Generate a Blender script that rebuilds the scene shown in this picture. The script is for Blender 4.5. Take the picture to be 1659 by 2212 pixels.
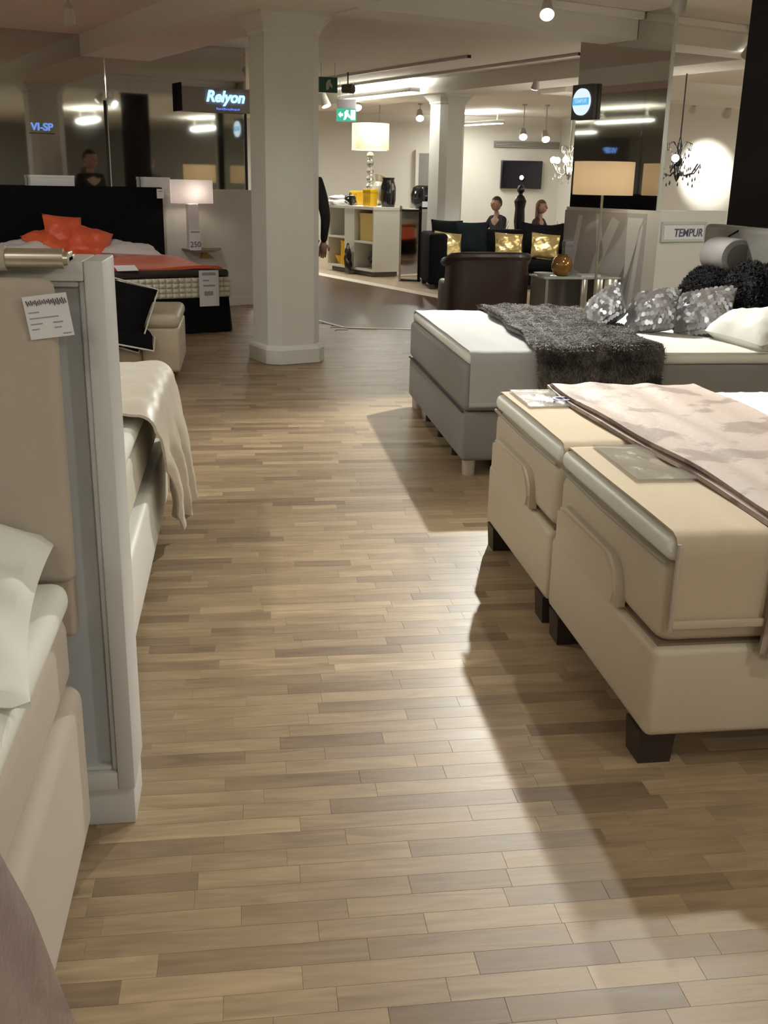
import bpy, bmesh, math, random
from mathutils import Vector, Matrix, Euler
random.seed(7)
for _o in list(bpy.data.objects): bpy.data.objects.remove(_o)
SC = bpy.context.scene
COL = SC.collection
# ------------------------------------------------------------------ camera, world, exposure
cam_d = bpy.data.cameras.new('camera'); cam = bpy.data.objects.new('camera', cam_d); COL.objects.link(cam)
cam_d.sensor_fit = 'VERTICAL'; cam_d.sensor_height = 24.0; cam_d.lens = 24.0 * 2237.2 / 2212.0
cam_d.clip_start = 0.05; cam_d.clip_end = 200
YAW, PITCH, ROLL = 0.138222, 0.309364, 0.019736
_F = Vector((math.sin(YAW)*math.cos(PITCH), math.cos(YAW)*math.cos(PITCH), -math.sin(PITCH)))
_R = Vector((math.cos(YAW), -math.sin(YAW), 0)); _U = _R.cross(_F)
_R2 = _R*math.cos(ROLL) + _U*math.sin(ROLL); _U2 = -_R*math.sin(ROLL) + _U*math.cos(ROLL)
_m = Matrix((_R2, _U2, -_F)).transposed().to_4x4(); _m.translation = (0, 0, 1.45)
cam.matrix_world = _m
SC.camera = cam
w = bpy.data.worlds.new('world'); SC.world = w; w.use_nodes = True
w.node_tree.nodes['Background'].inputs[0].default_value = (0.9, 0.95, 1.0, 1)
w.node_tree.nodes['Background'].inputs[1].default_value = 0.05
SC.view_settings.view_transform = 'Standard'; SC.view_settings.look = 'None'
SC.view_settings.gamma = 1.0; SC.view_settings.use_curve_mapping = False
SC.view_settings.exposure = -0.48
# ------------------------------------------------------------------ frames
ANG = math.radians(23)                       # the building's grid is turned 23 degrees against the boards
TX = Vector((math.cos(ANG), math.sin(ANG), 0)); SY = Vector((-math.sin(ANG), math.cos(ANG), 0))
W0 = Vector((-0.127, 12.645, 0))
def ts(t, s, z=0.0): return W0 + TX*t + SY*s + Vector((0, 0, z))
PI = math.pi
# ------------------------------------------------------------------ materials
MATS = {}
def M(name, col, rough=0.6, metal=0.0, var=0.0, vscale=8.0, bump=0.0, bscale=60.0, emit=None, estr=0.0,
      spec=0.5, sheen=0.0, trans=0.0, alpha=1.0, stretch=(1, 1, 1), coat=0.0, col2=None, thr=None):
    if name in MATS: return MATS[name]
    m = bpy.data.materials.new(name); m.use_nodes = True
    nt = m.node_tree; b = nt.nodes['Principled BSDF']
    c4 = (col[0], col[1], col[2], 1)
    b.inputs['Base Color'].default_value = c4
    b.inputs['Roughness'].default_value = rough; b.inputs['Metallic'].default_value = metal
    b.inputs['Specular IOR Level'].default_value = spec
    if sheen: b.inputs['Sheen Weight'].default_value = sheen; b.inputs['Sheen Roughness'].default_value = 0.4
    if trans: b.inputs['Transmission Weight'].default_value = trans
    if coat: b.inputs['Coat Weight'].default_value = coat; b.inputs['Coat Roughness'].default_value = 0.1
    b.inputs['Alpha'].default_value = alpha
    if emit:
        b.inputs['Emission Color'].default_value = (emit[0], emit[1], emit[2], 1); b.inputs['Emission Strength'].default_value = estr
    if var or bump or col2:
        tc = nt.nodes.new('ShaderNodeTexCoord'); mp = nt.nodes.new('ShaderNodeMapping'); mp.inputs['Scale'].default_value = stretch
        nt.links.new(tc.outputs['Object'], mp.inputs['Vector'])
    if var or col2:
        n = nt.nodes.new('ShaderNodeTexNoise'); n.inputs['Scale'].default_value = vscale; n.inputs['Detail'].default_value = 5
        nt.links.new(mp.outputs[0], n.inputs['Vector'])
        mx = nt.nodes.new('ShaderNodeMix'); mx.data_type = 'RGBA'
        c2 = col2 if col2 else tuple(x*(1-var) for x in col)
        mx.inputs[6].default_value = c4; mx.inputs[7].default_value = (c2[0], c2[1], c2[2], 1)
        if thr:
            r = nt.nodes.new('ShaderNodeMapRange'); r.inputs['From Min'].default_value = thr[0]; r.inputs['From Max'].default_value = thr[1]
            nt.links.new(n.outputs[0], r.inputs[0]); nt.links.new(r.outputs[0], mx.inputs[0])
        else: nt.links.new(n.outputs[0], mx.inputs[0])
        nt.links.new(mx.outputs[2], b.inputs['Base Color'])
    if bump:
        n2 = nt.nodes.new('ShaderNodeTexNoise'); n2.inputs['Scale'].default_value = bscale; n2.inputs['Detail'].default_value = 4
        nt.links.new(mp.outputs[0], n2.inputs['Vector'])
        bp = nt.nodes.new('ShaderNodeBump'); bp.inputs['Strength'].default_value = bump; bp.inputs['Distance'].default_value = 0.01
        nt.links.new(n2.outputs[0], bp.inputs['Height']); nt.links.new(bp.outputs[0], b.inputs['Normal'])
    MATS[name] = m
    return m
def E_(name, col, s):
    return M(name, (0.02, 0.02, 0.02), 0.5, emit=col, estr=s)

def wood_mat():
    m = bpy.data.materials.new('oak_strip'); m.use_nodes = True; nt = m.node_tree; b = nt.nodes['Principled BSDF']
    N = nt.nodes.new; L = nt.links.new
    at = N('ShaderNodeAttribute'); at.attribute_name = 'tone'
    geo = N('ShaderNodeNewGeometry'); mp = N('ShaderNodeMapping'); mp.inputs['Scale'].default_value = (2.6, 20, 1)
    off = N('ShaderNodeVectorMath'); off.operation = 'SCALE'; off.inputs['Scale'].default_value = 37.0
    L(at.outputs['Color'], off.inputs[0])
    ad = N('ShaderNodeVectorMath'); ad.operation = 'ADD'; L(geo.outputs['Position'], mp.inputs[0]); L(mp.outputs[0], ad.inputs[0]); L(off.outputs[0], ad.inputs[1])
    n = N('ShaderNodeTexNoise'); n.inputs['Scale'].default_value = 1.6; n.inputs['Detail'].default_value = 6; n.inputs['Distortion'].default_value = 1.1
    L(ad.outputs[0], n.inputs['Vector'])
    r = N('ShaderNodeValToRGB'); L(at.outputs['Fac'], r.inputs[0])
    e = r.color_ramp.elements; e[0].position = 0; e[0].color = (0.19, 0.128, 0.075, 1); e[1].position = 1; e[1].color = (0.42, 0.312, 0.187, 1)
    k = e.new(0.35); k.color = (0.30, 0.213, 0.126, 1); k = e.new(0.7); k.color = (0.355, 0.258, 0.153, 1)
    g = N('ShaderNodeMapRange'); g.inputs['From Min'].default_value = 0.3; g.inputs['From Max'].default_value = 0.75
    g.inputs['To Min'].default_value = 0.70; g.inputs['To Max'].default_value = 1.14; L(n.outputs[0], g.inputs[0])
    mu = N('ShaderNodeVectorMath'); mu.operation = 'SCALE'; L(r.outputs[0], mu.inputs[0]); L(g.outputs[0], mu.inputs['Scale'])
    L(mu.outputs[0], b.inputs['Base Color'])
    rr = N('ShaderNodeMapRange'); rr.inputs['To Min'].default_value = 0.34; rr.inputs['To Max'].default_value = 0.5; L(n.outputs[0], rr.inputs[0]); L(rr.outputs[0], b.inputs['Roughness'])
    bp = N('ShaderNodeBump'); bp.inputs['Strength'].default_value = 0.12; bp.inputs['Distance'].default_value = 0.004
    L(n.outputs[0], bp.inputs['Height']); L(bp.outputs[0], b.inputs['Normal'])
    b.inputs['Specular IOR Level'].default_value = 0.45
    return m

white = M('white_paint', (0.74, 0.73, 0.68), 0.55, var=0.05, vscale=3, bump=0.03)
ceil_m = M('ceiling_paint', (0.83, 0.80, 0.75), 0.8, var=0.05, vscale=1.5)
far_m = M('far_wall_paint', (0.78, 0.76, 0.70), 0.7, var=0.04, vscale=1)
mirror_m = M('smoked_mirror', (0.62, 0.63, 0.59), 0.035, 1.0)
mirror2_m = M('grey_mirror', (0.66, 0.66, 0.62), 0.03, 1.0)
black_m = M('black_paint', (0.010, 0.008, 0.010), 0.8, var=0.2, spec=.2)
dark_m = M('dark_metal', (0.03, 0.03, 0.03), 0.4, 0.6)
chrome = M('chrome', (0.72, 0.70, 0.64), 0.18, 1.0)
steel = M('brushed_steel', (0.58, 0.54, 0.45), 0.32, 1.0)
cream = M('cream_leather', (0.55, 0.475, 0.36), 0.45, var=0.06, vscale=5, bump=0.06, bscale=150)
beige = M('beige_fabric', (0.47, 0.41, 0.335), 0.85, var=0.08, vscale=40, bump=0.12, bscale=350, sheen=0.1)
beige2 = M('beige_mat_fabric', (0.52, 0.43, 0.305), 0.85, var=0.06, vscale=60, bump=0.1, bscale=400)
topper_m = M('white_topper', (0.80, 0.80, 0.74), 0.75, var=0.04, bump=0.1, bscale=120)
sheet_m = M('white_sheet', (0.82, 0.82, 0.77), 0.7, var=0.03, bump=0.15, bscale=12)
grey_f = M('grey_bed_fabric', (0.235, 0.225, 0.21), 0.75, var=0.1, vscale=90, bump=0.12, bscale=400, sheen=0.15)
greymat_f = M('light_grey_mat', (0.42, 0.42, 0.42), 0.7, var=0.06, vscale=60, bump=0.05, bscale=300, sheen=0.1)
wenge = M('wenge_wood', (0.028, 0.016, 0.012), 0.5, var=0.4, vscale=6, stretch=(1, 1, 8))
black_v = M('black_velvet', (0.006, 0.006, 0.007), 0.95, spec=0.08)
paper = M('white_paper', (0.80, 0.80, 0.82), 0.6)
ink = M('dark_ink', (0.09, 0.08, 0.12), 0.7)
wood = wood_mat()
lampglow = E_('lamp_lens', (1.0, 0.97, 0.88), 28.0)

# ------------------------------------------------------------------ mesh helpers
def BM(): return bmesh.new()
def rbox(bm, a, b, r=0.0, seg=2):
    ret = bmesh.ops.create_cube(bm, size=1.0); vs = ret['verts']
    c = [(a[i]+b[i])/2 for i in range(3)]; d = [abs(b[i]-a[i]) for i in range(3)]
    for v in vs: v.co = Vector((c[0]+v.co.x*d[0], c[1]+v.co.y*d[1], c[2]+v.co.z*d[2]))
    r = min(r, min(d)*0.49)
    if r > 0:
        es = list({e for v in vs for e in v.link_edges})
        bmesh.ops.bevel(bm, geom=es, offset=r, segments=seg, profile=0.5, affect='EDGES', clamp_overlap=True)
    return bm
def tube(bm, p0, p1, r0, r1=None, n=12, caps=True):
    r1 = r0 if r1 is None else r1
    p0 = Vector(p0); p1 = Vector(p1); d = (p1-p0).normalized()
    u = d.orthogonal().normalized(); v = d.cross(u)
    A = [bm.verts.new(p0+(u*math.cos(2*PI*i/n)+v*math.sin(2*PI*i/n))*r0) for i in range(n)]
    B = [bm.verts.new(p1+(u*math.cos(2*PI*i/n)+v*math.sin(2*PI*i/n))*r1) for i in range(n)]
    for i in range(n): bm.faces.new((A[i], A[(i+1) % n], B[(i+1) % n], B[i]))
    if caps: bm.faces.new(A[::-1]); bm.faces.new(B)
    return bm
def path_tube(bm, pts, r, n=8):
    pts = [Vector(p) for p in pts]; rings = []
    for i, p in enumerate(pts):
        d = (pts[min(i+1, len(pts)-1)]-pts[max(i-1, 0)]).normalized()
        ref = Vector((0, 0, 1)) if abs(d.z) < 0.9 else Vector((1, 0, 0))
        u = d.cross(ref).normalized(); v = d.cross(u)
        rr = r[i] if isinstance(r, (list, tuple)) else r
        rings.append([bm.verts.new(p+(u*math.cos(2*PI*k/n)+v*math.sin(2*PI*k/n))*rr) for k in range(n)])
    for a, b in zip(rings, rings[1:]):
        for k in range(n): bm.faces.new((a[k], a[(k+1) % n], b[(k+1) % n], b[k]))
    bm.faces.new(rings[0][::-1]); bm.faces.new(rings[-1])
    return bm
def lathe(bm, prof, c=(0, 0, 0), n=24, cap0=True, cap1=True):
    rings = [[bm.verts.new((c[0]+r*math.cos(2*PI*k/n), c[1]+r*math.sin(2*PI*k/n), c[2]+z)) for k in range(n)] for r, z in prof]
    for a, b in zip(rings, rings[1:]):
        for k in range(n): bm.faces.new((a[k], a[(k+1) % n], b[(k+1) % n], b[k]))
    if cap0: bm.faces.new(rings[0][::-1])
    if cap1: bm.faces.new(rings[-1])
    return bm
def prism(bm, poly, h0, h1, axis='z'):
    def P(p, h): return {'z': (p[0], p[1], h), 'x': (h, p[0], p[1]), 'y': (p[0], h, p[1])}[axis]
    A = [bm.verts.new(P(p, h0)) for p in poly]; B = [bm.verts.new(P(p, h1)) for p in poly]; n = len(poly)
    for i in range(n): bm.faces.new((A[i], A[(i+1) % n], B[(i+1) % n], B[i]))
    bm.faces.new(A[::-1]); bm.faces.new(B)
    return bm
def grid(bm, fn, nu, nv, thick=0.0):
    V = [[bm.verts.new(fn(i/nu, j/nv)) for j in range(nv+1)] for i in range(nu+1)]
    fs = [bm.faces.new((V[i][j], V[i+1][j], V[i+1][j+1], V[i][j+1])) for i in range(nu) for j in range(nv)]
    if thick:
        bm.normal_update()
        bmesh.ops.solidify(bm, geom=fs, thickness=thick)
    return bm
def sphere(bm, c, r, nu=16, nv=10, sc=(1, 1, 1)):
    ret = bmesh.ops.create_uvsphere(bm, u_segments=nu, v_segments=nv, radius=r)
    for v in ret['verts']: v.co = Vector((c[0]+v.co.x*sc[0], c[1]+v.co.y*sc[1], c[2]+v.co.z*sc[2]))
    return bm
def pillow(bm, w, d, h, n=14, seed=0, wr=0.012, pinch=0.10):
    rs = random.Random(seed); ph = [rs.uniform(0, 6.28) for _ in range(6)]
    def pt(u, v, sgn):
        au, av = abs(u), abs(v)
        x = u*w/2*(1-pinch*(1-av*av)*au**3*0.6); y = v*d/2*(1-pinch*(1-au*au)*av**3*0.6)
        k = max(0.0, (1-au**3.0)*(1-av**3.0))**0.55
        z = sgn*h/2*k + wr*k*(math.sin(5*u+ph[0]+2*v)+math.sin(6*v+ph[1]-3*u)+0.6*math.sin(11*(u+v)+ph[2]))
        return (x, y, z)
    top = [[bm.verts.new(pt(2*i/n-1, 2*j/n-1, 1)) for j in range(n+1)] for i in range(n+1)]
    bot = [[None]*(n+1) for _ in range(n+1)]
    for i in range(n+1):
        for j in range(n+1):
            bot[i][j] = top[i][j] if i in (0, n) or j in (0, n) else bm.verts.new(pt(2*i/n-1, 2*j/n-1, -1))
    for i in range(n):
        for j in range(n):
            bm.faces.new((top[i][j], top[i+1][j], top[i+1][j+1], top[i][j+1]))
            bm.faces.new((bot[i][j], bot[i][j+1], bot[i+1][j+1], bot[i+1][j]))
    return bm
def obj(name, bm, mat, parent=None, loc=None, rot=None, smooth=True, angle=35, kind=None, label=None):
    me = bpy.data.meshes.new(name)
    bm.normal_update()
    bmesh.ops.recalc_face_normals(bm, faces=bm.faces[:])
    bm.to_mesh(me); bm.free()
    if mat: me.materials.append(mat)
    if smooth:
        for p in me.polygons: p.use_smooth = True
        try: me.set_sharp_from_angle(angle=math.radians(angle))
        except Exception: pass
    o = bpy.data.objects.new(name, me); COL.objects.link(o)
    if parent: o.parent = parent
    if loc is not None: o.location = loc
    if rot is not None: o.rotation_euler = rot
    if kind: o['kind'] = kind
    if label: o['label'] = label
    return o
def box(name, a, b, mat, parent=None, r=0.0, seg=2, **k):
    return obj(name, rbox(BM(), a, b, r, seg), mat, parent, **k)
def tag(o, label, cat, group=None):
    o['label'] = label; o['category'] = cat
    if group: o['group'] = group
    return o
def thing(name, label, cat, loc=(0, 0, 0), rotz=0.0, group=None):
    o = bpy.data.objects.new(name, None); COL.objects.link(o); o.empty_display_size = 0.1
    o.location = loc; o.rotation_euler = (0, 0, rotz)
    return tag(o, label, cat, group)
def struct(o): o['kind'] = 'structure'; return o
def sempty(name, loc=(0, 0, 0), rotz=0.0):
    o = bpy.data.objects.new(name, None); COL.objects.link(o); o.location = loc; o.rotation_euler = (0, 0, rotz)
    return struct(o)
def text_bm(txt, size, depth=0.004, shear=0.0, offset=0.0, align='CENTER', space=1.0):
    cu = bpy.data.curves.new('t', 'FONT'); cu.body = txt; cu.size = size; cu.extrude = depth; cu.shear = shear; cu.offset = offset
    cu.align_x = align; cu.align_y = 'CENTER'; cu.space_character = space
    o = bpy.data.objects.new('t', cu); COL.objects.link(o)
    me = bpy.data.meshes.new_from_object(o.evaluated_get(bpy.context.evaluated_depsgraph_get()))
    bm = BM(); bm.from_mesh(me); bpy.data.objects.remove(o); bpy.data.curves.remove(cu); bpy.data.meshes.remove(me)
    return bm
def xf(bm, m):
    bmesh.ops.transform(bm, matrix=m, verts=bm.verts[:]); return bm
def aim_rot(d):
    return Vector(d).to_track_quat('-Z', 'Y').to_euler()
def light_spot(parent, name, loc, target, power, ang=60, blend=0.5, radius=0.03, col=(1, 0.95, 0.86)):
    l = bpy.data.lights.new(name, 'SPOT'); l.energy = power; l.spot_size = math.radians(ang); l.spot_blend = blend
    l.shadow_soft_size = radius; l.color = col
    o = bpy.data.objects.new(name, l); COL.objects.link(o)
    o.location = loc; o.rotation_euler = aim_rot(Vector(target)-Vector(loc)); o.parent = parent
    return o
CEIL = 2.85
# ================================================================== SETTING
# ---- floor
floor = struct(box('floor', (-9, -6, -0.14), (15, 27, -0.006), M('floor_base', (0.36, 0.27, 0.18), 0.45, var=0.15, vscale=2, stretch=(1, 8, 1))))
def pr(p):
    q = Vector(p)-Vector((0, 0, 1.45)); d = q.dot(_F)
    if d < 0.1: return (-9999, -9999, d)
    return (829.5+2237.2*q.dot(_R2)/d, 1106-2237.2*q.dot(_U2)/d, d)
def walkway_contains(x, y):
    p = Vector((x, y, 0))-W0; t = p.dot(TX); s = p.dot(SY)
    return t > 0.25 and s > -2.5
PW = 0.062
planks = []
y = 0.096; row = 0
while y < 12.6:
    rs = random.Random(row*13+5); x = -4.6 - rs.uniform(0, 0.4)
    xmax = 5.6
    board = row//3
    while x < xmax:
        L = rs.choice((0.21, 0.22, 0.28, 0.34, 0.41, 0.46))
        tone = min(1, max(0, rs.gauss(0.52, 0.23)))
        if rs.random() < 0.07: tone *= 0.4
        cx, cy = x+L/2, y+PW/2
        u, v, d = pr((cx, cy, 0))
        if not walkway_contains(cx, cy):
            area = L*PW*(1.45/d)/d/d
            hidden = (cx > 1.25 and 2.25 < cy < 4.1) or (cx > 1.3 and 5.0 < cy < 7.0) or (cx < -0.45 and cy < 4.4) or cx > 1.9 and cy > 3.4
            planks.append((area if not hidden and -60 < u < 1720 and 300 < v < 2270 else 0, x, y, L, tone))
        x += L
    y += PW; row += 1
planks.sort(key=lambda q: -q[0])
def plank_geo(bm, x, y, L, tone, lay, rs):
    g = 0.0002; h = 0.0; c = 0.0004
    B = [(x+g, y+g), (x+L-g, y+g), (x+L-g, y+PW-g), (x+g, y+PW-g)]
    Tp = [(x+g+c, y+g+c), (x+L-g-c, y+g+c), (x+L-g-c, y+PW-g-c), (x+g+c, y+PW-g-c)]
    v0 = [bm.verts.new((a, b, -0.006)) for a, b in B]; v1 = [bm.verts.new((a, b, h-0.0003)) for a, b in B]; v2 = [bm.verts.new((a, b, h)) for a, b in Tp]
    for i in range(4):
        j = (i+1) % 4
        bm.faces.new((v0[i], v0[j], v1[j], v1[i])); bm.faces.new((v1[i], v1[j], v2[j], v2[i]))
    bm.faces.new(v2)
    for v in v0+v1+v2: v[lay] = tone
rs = random.Random(3)
for k, (a, x, y, L, tone) in enumerate(planks[:300]):
    bm = BM(); lay = bm.verts.layers.float.new('tone'); plank_geo(bm, x, y, L, tone, lay, rs)
    obj('plank', bm, wood, floor, smooth=False)
bm = BM(); lay = bm.verts.layers.float.new('tone')
for (a, x, y, L, tone) in planks[300:]: plank_geo(bm, x, y, L, tone, lay, rs)
obj('plank_field', bm, wood, floor, smooth=False, kind='stuff')
# dark polished walkway
way = [(1.04, 10.71), (1.72, 10.57), (4.4, 10.05)]
e1 = Vector((2.68, 13.46, 0)); d1 = Vector((-1.39, 3.43, 0)).normalized()
far_pts = [e1-d1*3.4, e1+d1*10]
left_end = Vector((1.04, 10.71, 0))+SY*13
poly = way+[(p.x, p.y) for p in far_pts]+[(left_end.x, left_end.y)]
walk = struct(obj('floor_walkway', prism(BM(), poly, -0.006, 0.002), M('walkway_brown', (0.10, 0.055, 0.032), 0.30, var=0.25, vscale=3, spec=0.10), smooth=False))
edge_m = M('walkway_edging', (0.66, 0.60, 0.48), 0.4, var=0.06)
def strip(name, p, q, wd, mat, z0=-0.005, z1=0.006):
    p = Vector((p[0], p[1], 0)); q = Vector((q[0], q[1], 0)); n = (q-p).normalized().cross(Vector((0, 0, 1)))*wd/2
    return obj(name, prism(BM(), [tuple((p-n)[:2]), tuple((q-n)[:2]), tuple((q+n)[:2]), tuple((p+n)[:2])], z0, z1), mat, smooth=False)
st = struct(strip('trim_1', way[0], way[1], 0.05, edge_m)); 
st = struct(strip('trim_2', way[0], (left_end.x, left_end.y), 0.05, edge_m))
st = struct(strip('trim_3', (far_pts[0].x, far_pts[0].y), (far_pts[1].x, far_pts[1].y), 0.22, edge_m))
# ---- ceiling with beams
ceiling = struct(box('ceiling', (-9, -6, CEIL), (15, 27, CEIL+0.12), ceil_m))
def ts_box(name, t0, t1, s0, s1, z0, z1, mat, parent=None, r=0.0):
    bm = rbox(BM(), (t0, s0, z0), (t1, s1, z1), r); xf(bm, Matrix.Translation(W0) @ Matrix.Rotation(ANG, 4, 'Z'))
    return obj(name, bm, mat, parent, smooth=False)
beam_m = M('beam_paint', (0.84, 0.82, 0.77), 0.7, var=0.04, vscale=2)
ts_box('beam', -1.58, -0.83, -16.0, 0.125, 2.64, CEIL, beam_m, ceiling)
ts_box('beam', -0.80, 1.925, -4.47, -4.05, 2.64, CEIL, beam_m, ceiling)
ts_box('beam', 1.975, 9.0, -4.47, -4.05, 2.64, CEIL, beam_m, ceiling)
ts_box('beam', 3.85, 4.55, -4.0, 10.0, 2.66, CEIL, beam_m, ceiling)
ts_box('beam', 0.4, 3.84, 6.4, 6.9, 2.66, CEIL, beam_m, ceiling)
ts_box('beam', 4.56, 11, -0.4, 0.1, 2.60, CEIL, beam_m, ceiling)
for s0, s1 in ((-4.55, -4.475), (-4.045, -3.98)):
    ts_box('cornice', -0.70, 1.92, s0, s1, 2.79, CEIL, beam_m, ceiling, 0.01); ts_box('cornice', 1.98, 8.0, s0, s1, 2.79, CEIL, beam_m, ceiling, 0.01)
# ---- walls
wall_back = struct(box('wall_back', (-9, 24.0, -0.006), (15, 24.15, CEIL), far_m))
wall_f = struct(box('wall_front', (-9, -6, -0.006), (15, -5.85, CEIL), M('rear_wall_paint', (0.34, 0.33, 0.30), 0.7)))
wall_l = struct(box('wall_left', (-9, -5.85, -0.006), (-8.85, 24.0, CEIL), far_m))
wall_r = struct(box('wall_right', (14.85, -5.85, -0.006), (15, 24.0, CEIL), far_m))
struct(box('wall_alcove', (7.2, 18.6, -0.006), (14.85, 18.75, CEIL), far_m))
struct(box('wall_alcove_side', (7.2, 18.75, -0.006), (7.35, 24.0, CEIL), far_m))
struct(box('wall_black_partition', (3.46, 6.72, -0.006), (3.56, 7.32, CEIL), black_m))
hw = struct(ts_box('wall_half_left', -6.0, 0.30, 0.0, 0.16, -0.006, 1.30, white))
ts_box('wall_cap', -6.0, 0.30, -0.012, 0.172, 1.30, 1.318, white, hw)
ts_box('baseboard', -6.0, 0.30, -0.014, 0.0, 0.002, 0.09, white, hw)
hw2 = struct(ts_box('wall_half_right', 1.93, 2.06, -4.80, -3.70, -0.006, 1.25, white))
hw3 = struct(ts_box('wall_half_front', 1.93, 2.75, -4.93, -4.80, -0.006, 1.25, white))
# doorway in the far wall
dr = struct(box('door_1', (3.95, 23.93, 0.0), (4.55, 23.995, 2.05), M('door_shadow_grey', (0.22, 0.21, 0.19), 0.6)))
box('door_frame', (3.88, 23.90, 0.0), (3.95, 23.995, 2.12), far_m, dr); box('door_frame', (4.55, 23.90, 0.0), (4.62, 23.995, 2.12), far_m, dr)
# air vent over the screen
v = thing('air_vent', 'long grey slatted air vent high on the far wall above the black screen', 'vent', (6.4, 23.99, 2.28))
box('vent_frame', (-0.75, -0.03, -0.07), (0.75, 0.0, 0.07), M('vent_grey', (0.25, 0.24, 0.22), 0.5), v)
for i in range(4): box('slat', (-0.72, -0.05, -0.055+i*0.032), (0.72, -0.03, -0.04+i*0.032), M('vent_slat', (0.42, 0.40, 0.36), 0.5), v)
# ---- columns
def column(label, t, s, w_, htop):
    c = thing('column', label, 'column', ts(t, s, 0), ANG)
    def octo(h, ch): return [(-h+ch, -h), (h-ch, -h), (h, -h+ch), (h, h-ch), (h-ch, h), (-h+ch, h), (-h, h-ch), (-h, -h+ch)]
    hw_ = w_/2; ch = w_*0.17
    def loft(secs):
        bm = BM(); R = [[bm.verts.new((x, y, z)) for x, y in octo(h, k)] for h, k, z in secs]
        for a, b in zip(R, R[1:]):
            for i in range(8): bm.faces.new((a[i], a[(i+1) % 8], b[(i+1) % 8], b[i]))
        bm.faces.new(R[0][::-1]); bm.faces.new(R[-1]); return bm
    obj('column_base', loft([(hw_, ch, 0.003), (hw_, ch, 0.115), (hw_-0.012, ch, 0.135), (hw_-0.03, ch, 0.15)]), white, c, smooth=False)
    obj('shaft', loft([(hw_-0.032, ch, 0.15), (hw_-0.034, ch, htop-0.14)]), white, c, smooth=False)
    obj('capital', loft([(hw_-0.033, ch, htop-0.14), (hw_-0.02, ch, htop-0.12), (hw_-0.02, ch, htop-0.10), (hw_+0.02, ch*0.8, htop-0.04), (hw_+0.035, ch*0.6, htop-0.02), (hw_+0.035, ch*0.6, htop)]), white, c, smooth=False)
    return c
column('white square column with chamfered corners standing in the wooden aisle', -1.065, -3.76, 0.53, 2.64)
column('white fluted column behind the black sofa, left of the television', 4.24, 1.85, 0.50, 2.66)
# ---- mirrors
for t0, t1, lb in ((-4.4, -2.62, 'smoked mirror panel at the far left above the black headboard'), (-2.61, -1.33, 'smoked mirror panel in which the white column is reflected'), (-1.315, 0.30, 'smoked mirror panel behind the blue lit script sign')):
    m = thing('wall_mirror', lb, 'mirror', ts(t0, .13, 1.318), ANG)
    box('glass', (0, 0.0, 0.0), (t1-t0, 0.02, CEIL-1.318), mirror_m, m)
    box('edge_strip', (t1-t0-0.03, -0.006, 0.0), (t1-t0, 0.0, 0.90), M('mirror_edge', (0.012, 0.013, 0.012), 0.4), m)
m = thing('wall_mirror', 'tall grey mirror panel on the half wall behind the floor lamp', 'mirror', ts(1.945, -4.88, 1.25), ANG)
box('glass', (-0.015, 0.0, 0.0), (0.015, 1.14, CEIL-1.25), mirror2_m, m)
box('edge_strip', (-0.018, -0.012, 0.0), (0.018, 0.0, CEIL-1.25), M('glass_edge', (0.60, 0.63, 0.58), 0.3), m)

# ================================================================== LIGHT FITTINGS
head_m = M('spot_housing', (0.55, 0.53, 0.50), 0.4)
def spotlight(label, loc, target, power, ang=70, blend=0.6, glow=True, k=1.0, radius=0.035, col=(1, 0.98, 0.90), group='ceiling spotlights'):
    t = thing('ceiling_spotlight', label, 'spotlight', loc, 0, group)
    d = (Vector(target)-Vector(loc)).normalized()
    obj('stem', tube(BM(), (0, 0, 0.05), (0, 0, CEIL-loc[2]), 0.008), head_m, t)
    bm = BM(); tube(bm, (0, 0, CEIL-loc[2]-0.03), (0, 0, CEIL-loc[2]), 0.04, 0.05, 14); obj('ceiling_plate', bm, head_m, t)
    hs_ = obj('housing', tube(BM(), -d*0.10*k, d*0.035*k, 0.032*k, 0.052*k, 16), head_m, t)
    bm = tube(BM(), d*0.036*k, d*0.04*k, 0.046*k, 0.046*k, 16); obj('lens', bm, lampglow if glow else M('lens_dull', (0.6, 0.6, 0.6), 0.2), hs_)
    if power > 0:
        o = light_spot(t, 'beam_of_light', d*0.06*k, d*0.06*k+d, power, ang, blend, radius, col)
    return t
spotlight('bright ceiling spotlight facing the camera above the grey bed', (2.16, 7.75, 2.60), (1.65, 5.6, 0.5), 800, 78)
spotlight('ceiling spotlight over the beige twin bed', (2.1, 3.9, 2.60), (1.55, 3.1, 0.5), 170, 84)
spotlight('second ceiling spotlight over the beige twin bed', (1.72, 4.3, 2.60), (1.55, 3.1, 0.5), 120, 84)
spotlight('ceiling spotlight over the left beds', (-1.5, 4.3, 2.60), (0.0, 4.9, 0.0), 130, 100, radius=.06)
spotlight('ceiling spotlight above the camera at the left', (-1.0, 0.6, 2.60), (0.0, 2.6, 0.0), 14, 110, radius=.12)
spotlight('ceiling spotlight above the camera at the right', (1.9, 0.7, 2.60), (0.6, 2.0, 0.0), 60, 100, radius=.05)
spotlight('small crystal-like ceiling spotlight at upper left', (-1.30, 9.2, 2.63), (-1.7, 11.2, 0.6), 70, 70, glow=False)
spotlight('ceiling spotlight above the aisle before the column', (0.7, 6.1, 2.60), (0.4, 7.6, 0.0), 60, 100)
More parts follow.
